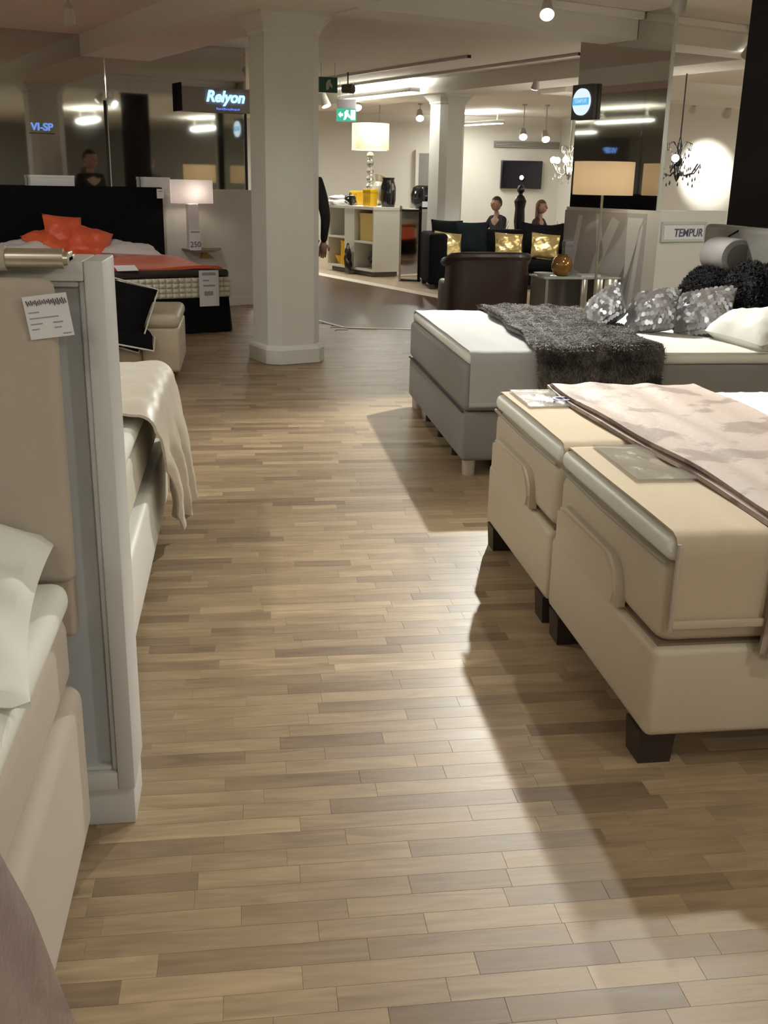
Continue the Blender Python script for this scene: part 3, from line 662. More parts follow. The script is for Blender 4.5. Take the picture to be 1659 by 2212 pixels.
obj('cloth', grid(BM(), mf, 50, 40, .006), M('mauve_satin', (.24, .165, .165), .35, var=.45, vscale=9, bump=.6, bscale=22, coat=.3), mv, angle=60)

# ---- bed behind the headboard screen with silk throw
b2 = thing('white_bed', 'white box spring bed standing behind the panelled headboard', 'bed', (-.345, 2.42, 0))
box('bed_base', (-1.6, 0, .09), (0, 2.1, .36), white, b2, .02, 3)
box('mattress', (-1.6, .0, .365), (-.03, 2.06, .57), M('offwhite_mattress', (.66, .63, .55), .7), b2, .04, 3)
box('topper', (-1.6, .0, .57), (-.025, 2.06, .63), topper_m, b2, .028, 4)
for lx in (-.1, -1.5):
    for ly in (.1, 1.95): obj('leg', tube(BM(), (lx, ly, 0), (lx, ly, .095), .03), wenge, b2)
sk = thing('silk_throw', 'cream quilted silk throw hanging from the bed behind the headboard', 'throw', (0, 0, 0))
silk = M('cream_silk', (.66, .60, .49), .33, var=.10, vscale=6, bump=.12, bscale=10, sheen=.3)
def sf(u, v):
    # u from near edge to far edge of the bed, v from bed top outwards and down
    d = v*1.10
    if d < .5: x, z = -.88+d, .662+.02*math.sin(PI*u); h = 0
    elif d < .60: a = (d-.5)/.10*PI/2; x, z = -.38+.07*math.sin(a), .662-.07*(1-math.cos(a))+.02*math.sin(PI*u); h = 0
    else:
        h = (d-.60)/.50; x, z = -.31+.05*h*u, .592-h*(.535-.10*abs(math.sin(u*5.0+.6))*h)
    y0 = 3.56+.42*h; y1 = 4.60-.16*h
    yy = y0+(y1-y0)*u
    fold = .020*math.sin(u*17+1.5*h)+.010*math.sin(u*37)
    q = .007*(abs(math.sin((u*1.1+d)*PI*4))+abs(math.sin((u*1.1-d)*PI*4)))
    if d > .6: x += (fold+.02)*min(1, h*2.5)+q
    else: z += q
    return (x, yy, z)
obj('cloth', grid(BM(), sf, 72, 72, .010), silk, sk, angle=80)
# ================================================================== CREAM SOFA WITH BLACK CUSHIONS (left middle)
so = thing('cream_sofa', 'cream leather sofa with a square armrest and small dark legs', 'sofa', (-.46, 7.72, 0))
box('armrest', (-.27, 0, .075), (0, .85, .40), cream, so, .025, 3); box('arm_cushion', (-.275, -.01, .395), (.004, .85, .50), cream, so, .045, 4)
box('seat_base', (-1.9, .06, .075), (-.275, .85, .24), cream, so, .025, 3); box('seat_cushion', (-1.88, .03, .24), (-.28, .75, .36), cream, so, .05, 4)
box('backrest', (-1.9, .75, .10), (-.275, 1.0, .62), cream, so, .05, 4)
for lx, ly in ((-.07, .08), (-.07, .8), (-1.8, .08), (-1.8, .8)): obj('leg', tube(BM(), (lx, ly, 0), (lx, ly, .08), .016, .02, 10), wenge, so)
pipe_m = M('white_piping', (.75, .74, .70), .6)
for i, (c, r, sz, lbl) in enumerate((((-.97, 7.74, .53), (math.radians(60), math.radians(14), -.15), (.62, .50, .16), 'large black cushion with white piping leaning on the cream sofa arm'), ((-.86, 7.66, .37), (math.radians(20), math.radians(12), .1), (.46, .34, .11), 'smaller black cushion with white piping under the large one'))):
    t = thing('black_cushion', lbl, 'cushion', c, 0, 'black cushions on the cream sofa'); t.rotation_euler = r
    cv_ = obj('cover', pillow(BM(), sz[0], sz[1], sz[2], 14, i+30, .006), black_v, t)
    w_, d_ = sz[0]/2, sz[1]/2; loop = []
    for a, b_ in (((-w_, -d_), (w_, -d_)), ((w_, -d_), (w_, d_)), ((w_, d_), (-w_, d_)), ((-w_, d_), (-w_, -d_))):
        for q in range(8): loop.append((a[0]+(b_[0]-a[0])*q/8, a[1]+(b_[1]-a[1])*q/8, 0))
    loop.append(loop[0]); obj('piping', path_tube(BM(), loop, .006, 6), pipe_m, cv_)
# ================================================================== ORANGE BED against the mirrored half wall
red = M('red_orange_satin', (.80, .13, .045), .45, var=.25, vscale=6, bump=.25, bscale=12, sheen=.2)
ob = thing('tufted_bed', 'white tufted bed with black skirt and tall black headboard', 'bed', ts(-1.82, -1.02, 0), ANG)
hwid = .97
box('headboard', (-1.02, .90, .03), (.99, 1.0, 1.335), black_v, ob, .012)
def skirt(u, v):
    per = [(-hwid, .88), (-hwid, -1.0), (hwid, -1.0), (hwid, .88)]; Ls = [1.88, 2*hwid, 1.88]; d = u*sum(Ls); i = 0
    while i < 2 and d > Ls[i]: d -= Ls[i]; i += 1
    a, b = Vector(per[i]), Vector(per[i+1]); p = a.lerp(b, d/Ls[i]); n = Vector(((b-a).y, -(b-a).x)).normalized()
    f = .012*math.sin(u*140)*v; fl = .03*v
    return (p.x+n.x*(f+fl), p.y+n.y*(f+fl), .36-.352*v)
obj('skirt', grid(BM(), skirt, 160, 6), black_v, ob)
# tufted side band
def tuft_side(a, b, n, rows):
    a = Vector(a); b = Vector(b); dr = b-a; nr = Vector((dr.y, -dr.x, 0)).normalized(); L = dr.length
    def f(u, v):
        p = a+dr*u; k = abs(math.sin(u*PI*n))*abs(math.sin(v*PI*rows)); p = p+nr*(.004+.022*k**.5)
        return (p.x, p.y, .34+.19*v)
    return f
band = M('tuft_white', (.76, .71, .60), .4, coat=.2)
box('tufted_mattress', (-hwid+.01, -1.0+.01, .34), (hwid-.01, .9, .53), band, ob, .02)
obj('tufted_front', grid(BM(), tuft_side((-hwid, -1.0, 0), (hwid, -1.0, 0), 30, 4), 240, 32), band, ob)
obj('tufted_side', grid(BM(), tuft_side((hwid, -1.0, 0), (hwid, .88, 0), 28, 4), 200, 24), band, ob)
box('topper', (-hwid+.01, -1.01, .53), (hwid, .9, .60), M('dark_topper', (.035, .026, .022), .8), ob, .03, 3)
oc = thing('orange_duvet', 'orange red duvet spread over the tufted bed', 'duvet', ts(-1.82, -1.02, 0), ANG)
def duv(u, v):
    x = -hwid+.0+(2*hwid+.20)*u; y = -.82+1.62*v; z = .625+.02*math.sin(5*u+2*v)*math.sin(6*v)+.012*math.sin(13*u+4)
    e = x-(hwid-.06)
    if e > 0: z -= e*1.1; x = hwid-.06+min(e, .09)+.02*math.sin(v*9)*min(1, e*8)
    y -= .12*u*(1-v)
    return (x, y, z)
obj('cloth', grid(BM(), duv, 60, 30, .03), red, oc, angle=80)
for i, (t_, s_, z, r, sz, lbl, mm) in enumerate(((-2.0, -.35, .88, (math.radians(65), .1, .1), (.42, .36, .16), 'orange red cushion standing upright at the back of the pile', red), (-2.18, -.42, .77, (math.radians(35), -.2, .3), (.42, .40, .16), 'orange red cushion at the left of the pile', red), (-1.78, -.45, .77, (math.radians(45), .25, -.3), (.46, .42, .18), 'orange red cushion at the right of the pile', red),
        (-2.42, -.42, .70, (.12, 0, .0), (.62, .46, .17), 'white pillow on the left side of the orange bed', M('lilac_white', (.66, .62, .62), .7)), (-1.36, -.45, .69, (.12, .06, -.05), (.66, .46, .15), 'white pillow on the right side of the orange bed', M('lilac_white', (.66, .62, .62), .7)))):
    t = thing('orange_cushion' if i < 3 else 'bed_pillow', lbl, 'cushion' if i < 3 else 'pillow', ts(t_, s_, z)); t.rotation_euler = (r[0], r[1], r[2]+ANG)
    obj('cover', pillow(BM(), sz[0], sz[1], sz[2], 14, i+40, .012), mm, t)
def card(name, label, loc, rotz, w_, h_, lines, tilt=0.0):
    t = thing(name, label, 'price tag', loc, rotz); t.rotation_euler = (tilt, 0, rotz)
    cd_ = box('card', (-w_/2, -.002, -h_/2), (w_/2, 0, h_/2), paper, t)
    for (x0, x1, z0, z1) in lines: box('printed_line', (-w_/2+x0*w_, -.004, -h_/2+z0*h_), (-w_/2+x1*w_, -.002, -h_/2+z1*h_), M('print_grey', (.33, .33, .38), .7), cd_)
    return t
card('price_tag', 'tall white price tag hanging on the corner of the tufted bed', ts(-1.08, -2.068, .43), ANG, .20, .34, [(.15, .85, .86, .94), (.2, .5, .7, .74), (.2, .8, .55, .6), (.25, .7, .3, .42)])
card('price_tag', 'small white card on the right end of the black headboard', ts(-.87, -.155, 1.27), ANG, .08, .10, [(.2, .8, .7, .8)])
card('white_note', 'white sheet lying on the foot edge of the orange bed', ts(-1.86, -1.99, .632), ANG, .20, .13, [], math.radians(-72))
# night shelf + lamp + price card
ns = thing('night_shelf', 'small wooden corner shelf on the white half wall under the table lamp', 'shelf', ts(-.36, -.02, .66), ANG)
obj('shelf_board', prism(BM(), [(-.24, 0), (.24, 0), (.02, -.34), (-.24, -.42)], -.012, .012), M('shelf_brown', (.20, .14, .07), .4), ns, smooth=False)
obj('bracket', prism(BM(), [(-.05, -.10), (.12, -.10), (-.02, 0.0)], -.10, -.06, 'y'), M('gold_bracket', (.42, .30, .10), .4, .3), ns, smooth=False)
box('bracket_arm', (-.10, -.10, -.012), (.06, 0.0, -.010), dark_m, ns)
tl = thing('table_lamp', 'white table lamp with oval shade glowing beside the orange bed', 'lamp', ts(-.53, -.22, .672), ANG)
box('lamp_base', (-.08, -.06, 0), (.08, .06, .02), white, tl, .008); box('lamp_body', (-.065, -.045, .02), (.065, .045, .50), M('ceramic_white', (.74, .70, .72), .3), tl, .02, 3)
def oval(bm, rx, ry, z0, z1, n=32):
    a = [bm.verts.new((rx*math.cos(2*PI*i/n), ry*math.sin(2*PI*i/n), z0)) for i in range(n)]; b = [bm.verts.new((rx*math.cos(2*PI*i/n), ry*math.sin(2*PI*i/n), z1)) for i in range(n)]
    for i in range(n): bm.faces.new((a[i], a[(i+1) % n], b[(i+1) % n], b[i]))
    return bm
def shade_mat(name, col, tr):
    m = bpy.data.materials.new(name); m.use_nodes = True; nt = m.node_tree; o = nt.nodes['Material Output']; nt.nodes.remove(nt.nodes['Principled BSDF'])
    d = nt.nodes.new('ShaderNodeBsdfDiffuse'); t = nt.nodes.new('ShaderNodeBsdfTranslucent'); x = nt.nodes.new('ShaderNodeMixShader'); x.inputs[0].default_value = tr
    d.inputs[0].default_value = (*col, 1); t.inputs[0].default_value = (*col, 1)
    nt.links.new(d.outputs[0], x.inputs[1]); nt.links.new(t.outputs[0], x.inputs[2]); nt.links.new(x.outputs[0], o.inputs[0]); return m
obj('lamp_shade', oval(BM(), .245, .13, .50, .75), shade_mat('shade_white', (.80, .74, .76), .5), tl)
obj('shade_ring', path_tube(BM(), [(-.24, 0, .505), (0, 0, .50), (.24, 0, .505)], .004, 6), chrome, tl)
def bulb(parent, loc, power, col=(1, .86, .7), r=.03):
    obj('bulb', sphere(BM(), loc, r, 12, 8), E_('bulb_glow', (1, .9, .75), 6.0), parent)
    l = bpy.data.lights.new('bulb', 'POINT'); l.energy = power; l.color = col; l.shadow_soft_size = r*1.3
    o = bpy.data.objects.new('bulb_light', l); COL.objects.link(o); o.location = loc; o.parent = parent
bulb(tl, (0, 0, .62), 7)
card('price_card', 'white price card reading 250 leaning on the table lamp', ts(-.56, -.36, .782), ANG, .13, .22, [(.1, .9, .86, .93)])
bm = xf(text_bm('250', .085, .001), Matrix.Rotation(PI/2, 4, 'X')); obj('printed_number', bm, ink, bpy.data.objects[[o.name for o in bpy.data.objects if o.name.startswith('price_card')][-1]], loc=(0, -.005, -.05))
for t_, w_, lbl in ((-1.99, .46, 'white box standing on the half wall left of the reflected column'), (-.85, .30, 'white box standing on the half wall beside the table lamp')):
    bx = thing('white_box', lbl, 'box', ts(t_, .05, 1.318), ANG); box('carton', (-w_/2, -.05, 0), (w_/2, .05, .12), paper, bx, .004); box('lid', (-w_/2-.004, -.054, .095), (w_/2+.004, .054, .124), paper, bx, .003)
# lit signs on the mirror
blue_l = E_('sign_blue_white', (.36, .66, 1.0), 2.6); blue_d = E_('sign_blue', (.12, .22, .85), 1.6)
sg = thing('script_sign', 'lit pale blue script sign on a grey box on the smoked mirror', 'sign', ts(-.10, .065, 2.28), ANG)
sb_ = box('sign_box', (-.42, -.06, -.125), (.42, .06, .125), M('sign_face', (.30, .28, .25), .6), sg, .004); box('sign_edge', (-.435, -.065, -.13), (-.42, .06, .16), black_m, sg)
bm = text_bm('Relyon', .165, .006, .25, .005, space=1.0); obj('sign_letters', xf(bm, Matrix.Rotation(PI/2, 4, 'X')), blue_l, sb_, loc=(.085, -.075, .03), smooth=False)
bm = BM()
for i in range(13): rbox(bm, (-.13+i*.022, -.002, -.006-.004*(i % 3 == 1)), (-.115+i*.022, .002, .008+.006*(i % 4 == 0)))
obj('sign_small_line', bm, blue_d, sb_, loc=(.11, -.067, -.095), smooth=False)
sg = thing('blue_letter_sign', 'dim blue lit letters on the smoked mirror at far left', 'sign', ts(-2.03, .11, 1.92), ANG)
bm = text_bm('VI-SP', .105, .004, .05, .002); obj('sign_letters', xf(bm, Matrix.Rotation(PI/2, 4, 'X')), E_('sign_blue_dim', (.16, .32, .80), 1.3), sg, smooth=False); box('sign_rail', (-.13, .006, -.065), (.13, .018, -.058), dark_m, sg)
# round sign on the right mirror
rsn = thing('round_sign', 'round lit light blue sign on a dark square plate on the grey mirror', 'sign', ts(1.915, -3.87, 2.17), ANG)
box('sign_plate', (-.03, -.15, -.15), (.012, .15, .15), M('plate_dark', (.06, .055, .055), .4), rsn, .004)
obj('sign_disc', xf(lathe(BM(), [(.001, 0), (.115, 0), (.115, .02), (.001, .02)], n=36), Matrix.Translation((-.031, 0, 0)) @ Matrix.Rotation(-PI/2, 4, 'Y')), E_('disc_glow', (.72, .86, 1.0), 1.5), rsn)
bm = prism(BM(), [(-.111, -.028), (.111, -.028), (.110, .034), (-.110, .034)], -.054, -.051, 'x'); obj('sign_band', bm, E_('band_blue', (.12, .55, .95), 1.3), rsn, smooth=False)
bm = text_bm('TEMPUR', .046, .001, 0, .0005); obj('sign_letters', xf(bm, Matrix.Rotation(-PI/2, 4, 'Z') @ Matrix.Rotation(PI/2, 4, 'X')), E_('letters_pale', (.55, .80, 1.0), 1.2), rsn, loc=(-.056, 0, .005), smooth=False)
# framed sign on the half wall
fs = thing('framed_sign', 'small framed white sign with dark capital letters on the white half wall', 'sign', ts(2.23, -4.935, 1.075), ANG)
gl = M('sign_frame_glass', (.55, .62, .58), .25)
for a, b in (((-.27, -.012, -.085), (.27, 0, -.062)), ((-.27, -.012, .062), (.27, 0, .085)), ((-.27, -.012, -.062), (-.245, 0, .062)), ((.245, -.012, -.062), (.27, 0, .062))): box('frame', a, b, gl, fs)
box('face', (-.245, -.006, -.062), (.245, 0, .062), paper, fs)
bm = text_bm('TEMPUR', .095, .001, .1, .0015); obj('sign_letters', xf(bm, Matrix.Rotation(PI/2, 4, 'X')), M('letters_navy', (.06, .07, .14), .6), fs, loc=(.05, -.008, -.012), smooth=False)
# poster under the mirror
po = thing('wall_poster', 'large grey poster with white folded shapes under the grey mirror', 'poster', ts(1.93, -4.25, .62), ANG)
box('sheet', (-.008, -.53, -.60), (0, .56, .60), M('poster_grey', (.56, .54, .53), .6, var=.15, vscale=2), po)
pw = M('poster_white', (.76, .76, .74), .6)
for q in ([(.36, .56), (.30, .56), (.40, .0), (.47, .0)], [(-.10, .56), (-.20, .52), (.05, .05), (.16, .02), (.10, .2)], [(.12, .58), (.06, .58), (-.02, .2), (.06, .1)], [(-.30, .56), (-.50, .56), (-.36, .1), (-.20, -.30), (.05, -.58), (-.06, -.58), (-.32, -.2)], [(-.46, .5), (-.50, .5), (-.40, -.55), (-.34, -.55)], [(.50, .1), (.2, .0), (.2, -.05), (.5, .02)]):
    obj('white_shape', prism(BM(), q, -.0095, -.008, 'x'), pw, po, smooth=False)

# ================================================================== LOUNGE: chair, table, lamp
bc = thing('leather_chair', 'dark brown leather tub chair seen from behind beyond the grey bed', 'chair', (2.20, 9.35, 0), math.radians(4))
brown = M('brown_leather', (.040, .022, .020), .38, var=.25, vscale=6, bump=.1, bscale=90, coat=.15)
def shell(u, v):
    a = PI*(1.0+u); q = 1+.03*math.sin(PI*v); rx, ry = .365*q, .30*q
    x = rx*math.copysign(abs(math.cos(a))**.55, math.cos(a)); y = .10+ry*(-abs(math.sin(a))**.55)
    return (x, y+.0, .12+(.69+.025*math.sin(PI*u)-.14*max(0, abs(2*u-1)-.75)*4*.3)*v)
obj('back_shell', grid(BM(), shell, 44, 12, .07), brown, bc, angle=80)
obj('top_roll', path_tube(BM(), [Vector(shell(i/30, 1.0))+Vector((0, .03, -.005)) for i in range(31)], .042, 10), brown, bc)
box('seat_cushion', (-.29, -.12, .24), (.29, .42, .44), brown, bc, .06, 4); box('seat_frame', (-.31, -.15, .10), (.31, .38, .25), brown, bc, .02)
for s in (-1, 1): box('arm_front', (s*.31-.05, .06, .12), (s*.31+.05, .40, .60), brown, bc, .04, 3)
for lx, ly in ((-.26, -.1), (.26, -.1), (-.26, .34), (.26, .34)): obj('leg', tube(BM(), (lx, ly, 0), (lx, ly, .11), .016, .022, 10), wenge, bc)
fl = thing('floor_lamp', 'floor lamp with wide beige drum shade before the grey mirror', 'floor lamp', (3.09, 8.98, 0))
obj('lamp_base', lathe(BM(), [(.001, 0), (.14, 0), (.14, .012), (.03, .02), (.012, .035)], n=28), steel, fl); obj('pole', tube(BM(), (0, 0, .03), (0, 0, 1.46), .011, n=12), steel, fl)
obj('lamp_shade', oval(BM(), .255, .255, 1.37, 1.64, 40), shade_mat('shade_beige', (.66, .52, .34), .55), fl)
bm = BM()
for a in range(3): tube(bm, (0, 0, 1.60), (.25*math.cos(a*2.1), .25*math.sin(a*2.1), 1.60), .003, n=6)
obj('shade_spider', bm, steel, fl); bulb(fl, (0, 0, 1.50), 9)
gt = thing('mirror_side_table', 'low side table with glass top and pale mirrored panels beside the floor lamp', 'table', (2.97, 9.22, 0), ANG*.2)
glassm = M('table_glass', (.55, .62, .58), .08, spec=.8, alpha=.75); pan = M('pale_mirror_panel', (.62, .58, .48), .15, .55)
box('table_top', (-.36, -.20, .655), (.36, .20, .672), glassm, gt, .003)
for a, b in ((.0, .055), (.12, .20), (.215, .34)): box('panel', (a, -.19, .0), (b, -.165, .655), pan, gt, .003)
box('side_panel', (-.34, -.19, 0), (-.315, .19, .655), pan, gt); box('side_panel', (.315, -.15, 0), (.34, .19, .655), pan, gt); box('back_panel', (-.31, .165, 0), (.31, .19, .655), M('panel_grey', (.30, .29, .27), .25, .5), gt); box('lower_shelf', (-.31, -.15, .16), (.31, .165, .18), pan, gt)
gv = thing('gold_vase', 'round mirrored gold brown vase on the glass side table', 'vase', (2.83, 9.16, .672)); goldm = M('amber_glass', (.32, .17, .045), .12, .6)
obj('bowl', lathe(BM(), [(.001, 0), (.04, 0), (.07, .02), (.092, .06), (.095, .10), (.08, .145), (.055, .17), (.045, .175), (.04, .165), (.07, .13), (.08, .09)], n=28, cap1=False), goldm, gv); obj('rim', lathe(BM(), [(.044, .172), (.05, .178), (.044, .184)], n=24, cap0=False, cap1=False), goldm, gv)
bk = thing('book', 'pale book lying on the glass side table', 'book', (3.06, 9.10, .672), .1); box('pages', (-.09, -.06, .003), (.09, .06, .018), paper, bk); box('cover', (-.095, -.064, 0), (.095, .064, .003), M('book_cover', (.5, .5, .52), .4), bk); box('cover', (-.095, -.064, .018), (.095, .064, .021), M('book_cover', (.5, .5, .52), .4), bk)
tr = thing('glass_dish', 'flat pale glass dish left of the gold vase', 'dish', (2.66, 9.14, .672)); obj('dish', lathe(BM(), [(.001, .002), (.05, 0), (.085, .03), (.09, .03), (.055, .006), (.001, .008)], n=24, cap0=False, cap1=False), M('dish_glass', (.66, .66, .60), .1), tr); obj('foot', lathe(BM(), [(.03, 0), (.03, .004)], n=20), dark_m, tr)
gbx = thing('grey_box', 'upright dark grey box behind the gold vase', 'box', (2.92, 9.32, .672), .2); box('carton', (-.04, -.03, 0), (.04, .03, .29), M('carton_grey', (.16, .16, .16), .5), gbx, .003); box('lid', (-.042, -.032, .24), (.042, .032, .295), M('carton_grey', (.16, .16, .16), .5), gbx, .003)

# ================================================================== BLACK SOFA WITH GOLD CUSHIONS
bs = thing('black_sofa', 'long black velvet sofa with gold cushions in the background', 'sofa', (2.62, 14.75, 0), math.radians(-2))
bs_m = M('black_fabric', (.005, .005, .006), .85, var=.2, spec=.1)
box('seat_base', (.25, .05, .06), (2.2, .95, .26), bs_m, bs, .02); 
for i in range(2): box('seat_cushion', (.26+i*.96, .02, .26), (1.21+i*.96, .75, .42), bs_m, bs, .05, 3)
box('armrest', (0, 0, .06), (.26, .95, .76), bs_m, bs, .04, 3); box('armrest', (2.19, 0, .06), (2.45, .95, .70), bs_m, bs, .04, 3)
box('backrest', (.2, .72, .1), (2.25, .98, .80), bs_m, bs, .06, 3)
for lx, ly in ((.06, .06), (2.35, .06), (.06, .88), (2.35, .88)): box('leg', (lx-.03, ly-.03, 0), (lx+.03, ly+.03, .062), wenge, bs)
for i, (x, y, z, r, s_, lbl) in enumerate(((2.98, 15.32, .70, (1.25, .03, .04), .48, 'black cushion at the left end of the black sofa'), (3.32, 15.28, .67, (1.25, 0, .0), .50, 'dark green black cushion between the first two gold cushions'), (4.30, 15.30, .68, (1.25, .1, .0), .46, 'black cushion at the right behind the gold one'), (4.58, 15.25, .68, (1.2, -.15, -.2), .46, 'black cushion at the right end of the black sofa'))):
    t = thing('sofa_cushion', lbl, 'cushion', (x, y, z), 0, 'black cushions on the black sofa'); t.rotation_euler = r
    obj('cover', pillow(BM(), s_, s_, .15, 12, 60+i, .006), M('teal_black', (.007, .011, .013), .85, spec=.1) if i == 1 else bs_m, t); obj('zip', tube(BM(), (-s_*.3, -s_*.5, 0), (s_*.3, -s_*.5, 0), .004, n=6), dark_m, t)
gold_f = M('gold_fabric', (.60, .47, .20), .30, .75, var=.35, vscale=7, bump=.45, bscale=16)
for i, (x, y, z, r, lbl) in enumerate(((2.92, 14.93, .60, (1.15, .12, .15), 'gold cushion at the left end of the black sofa'), (3.80, 14.90, .60, (1.15, .06, .0), 'bright gold cushion in the middle of the black sofa'), (4.33, 14.88, .60, (1.15, .10, -.1), 'gold cushion at the right partly behind the vase'))):
    t = thing('gold_cushion', lbl, 'cushion', (x, y, z), 0, 'gold cushions on the black sofa'); t.rotation_euler = r
    obj('cover', pillow(BM(), .42, .38, .14, 14, 70+i, .010), gold_f, t); obj('zip', tube(BM(), (-.12, -.19, 0), (.12, -.19, 0), .004, n=6), gold_f, t)
person('person in a dark jacket and white collar sitting behind the black sofa', (4.06, 16.75, 0.0), math.radians(-60), 'sit', (.018, .018, .022), H=1.50)
person('person with reddish brown hair sitting beside the dark jacket', (4.78, 16.9, 0.0), math.radians(50), 'sit', (.05, .02, .018), (.02, .02, .03), (.14, .045, .025), H=1.45, longhair=True)
for x, y, lbl in ((4.06, 16.78, 'black stool under the person in the dark jacket'), (4.78, 16.92, 'black stool under the person with reddish hair')):
    t = thing('black_stool', lbl, 'stool', (x, y, 0)); obj('seat', lathe(BM(), [(.001, .29), (.17, .29), (.18, .31), (.18, .335), (.16, .345), (.001, .345)], n=20), black_v, t)
    for a in range(4): obj('leg', tube(BM(), (.14*math.cos(a*PI/2+.7), .14*math.sin(a*PI/2+.7), 0), (.12*math.cos(a*PI/2+.7), .12*math.sin(a*PI/2+.7), .30), .014, n=8), wenge, t)
# slim black statue on a stand
sx = thing('black_statue', 'slim black statue standing before the white far wall under the screen', 'statue', (4.30, 16.30, 0)); stm = M('black_lacquer', (.010, .010, .010), .25)
sx.scale = (1, 1, .94)
obj('pedestal', lathe(BM(), [(.001, 0), (.13, 0), (.13, .03), (.05, .06), (.04, .60), (.06, .62), (.001, .62)], n=20), stm, sx)
obj('figure', lathe(BM(), [(.001, .62), (.07, .62), (.06, .75), (.085, .95), (.075, 1.15), (.095, 1.27), (.06, 1.34), (.03, 1.37), (.03, 1.39), (.055, 1.42), (.06, 1.46), (.04, 1.51), (.001, 1.52)], n=18), stm, sx)
obj('plume', path_tube(BM(), [(.0, 0, 1.50), (.015, 0, 1.56), (.05, 0, 1.62), (.09, 0, 1.66)], [.018, .014, .009, .004], 8), stm, sx)
for x, z, r_, lbl in ((3.95, .86, .10, 'dark plant pot top left of the seated person'), (4.86, .80, .13, 'dark round shape right of the seated people')):
    t = thing('dark_planter', lbl, 'planter', (x, 16.0, 0)); obj('pot', lathe(BM(), [(.001, 0), (.12, 0), (.15, .5), (.14, .5), (.11, .06), (.001, .05)], n=20, cap0=False, cap1=False), stm, t)
    bm = BM(); rs = random.Random(int(x*100))
    for i in range(26):
        a = rs.uniform(0, 6.28); l = rs.uniform(.25, .48); k = rs.uniform(.3, .9)
        path_tube(bm, [(0, 0, .45), (math.cos(a)*r_*.4*k, math.sin(a)*r_*.4*k, .45+l*.6), (math.cos(a)*r_*1.3*k, math.sin(a)*r_*1.3*k, .45+l)], [.006, .010, .002], 5)
    obj('foliage', bm, M('dark_leaf', (.015, .020, .016), .5), t, kind='stuff')
# television on the far wall
tv = thing('television', 'black flat screen with a bright spot of reflected light on the far wall', 'television', (6.3, 23.95, 1.64)); 
box('bezel', (-.47, -.06, -.30), (.47, .04, .30), M('tv_bezel', (.012, .012, .016), .3), tv, .008); box('screen', (-.45, -.064, -.28), (.45, -.06, .28), M('tv_screen', (.004, .004, .012), .12, spec=.6), tv); obj('lamp_reflection_disc', xf(lathe(BM(), [(.001, 0), (.05, 0), (.05, .002), (.001, .002)], n=20), Matrix.Translation((.0, -.065, -.06)) @ Matrix.Rotation(PI/2, 4, 'X')), E_('lamp_reflection_white', (.9, .95, 1), 3.0), tv)  # glowing disc imitates a lamp's reflection in the dark screen

# ================================================================== CHANDELIERS
def chandelier(label, loc, R_, H_, body, arms, glow, power, crystal):
    t = thing('chandelier', label, 'chandelier', loc)
    obj('stem', path_tube(BM(), [(0, 0, H_*.35), (0, 0, CEIL-loc[2])], .008, 8), body, t)
    obj('centre', lathe(BM(), [(.001, -.20), (.02, -.17), (.045, -.10), (.02, -.03), (.05, .03), (.02, .10), (.035, .17), (.01, H_*.36)], n=14), body, t)
    for i in range(arms):
        a = 2*PI*i/arms; c, s = math.cos(a), math.sin(a)
        obj('arm', path_tube(BM(), [(0, 0, -.05), (c*R_*.35, s*R_*.35, -.13), (c*R_*.75, s*R_*.75, -.10), (c*R_, s*R_, .0)], .008, 6), body, t)
        obj('upper_scroll', path_tube(BM(), [(0, 0, .12), (c*R_*.3, s*R_*.3, .24), (c*R_*.55, s*R_*.55, .22), (c*R_*.5, s*R_*.5, .14), (c*R_*.42, s*R_*.42, .17)], .006, 6), body, t)
        obj('bulb', sphere(BM(), (c*R_, s*R_, .055), .042, 10, 8), E_('chandelier_bulb', (1, .93, .8), 22.0), t)
    bm = BM(); rs = random.Random(arms)
    for i in range(70):
        a = rs.uniform(0, 6.28); r = R_*rs.uniform(.2, 1.0); z = rs.uniform(-.22, .02)+(.12 if r < R_*.5 else 0)
        tube(bm, (r*math.cos(a), r*math.sin(a), z), (r*math.cos(a), r*math.sin(a), z-.03), .002, .010, 5); tube(bm, (r*math.cos(a), r*math.sin(a), z-.03), (r*math.cos(a), r*math.sin(a), z-.05), .010, .001, 5)
    obj('crystal_drops', bm, crystal, t, kind='stuff')
    l = bpy.data.lights.new('chandelier_light', 'POINT'); l.energy = power; l.color = (1, .92, .8); l.shadow_soft_size = .15
    o = bpy.data.objects.new('chandelier_light', l); COL.objects.link(o); o.location = (0, 0, .1); o.parent = t
    return t
chandelier('black chandelier with lit bulbs before the bright far wall at right', (5.0, 12.0, 1.70), .27, .80, stm, 6, True, 20, M('black_crystal', (.02, .02, .02), .1))
chandelier('sparkling clear glass chandelier left of the mirror panel', (4.33, 14.0, 1.70), .22, .35, chrome, 6, True, 20, M('clear_crystal', (.75, .75, .70), .08, spec=.9))

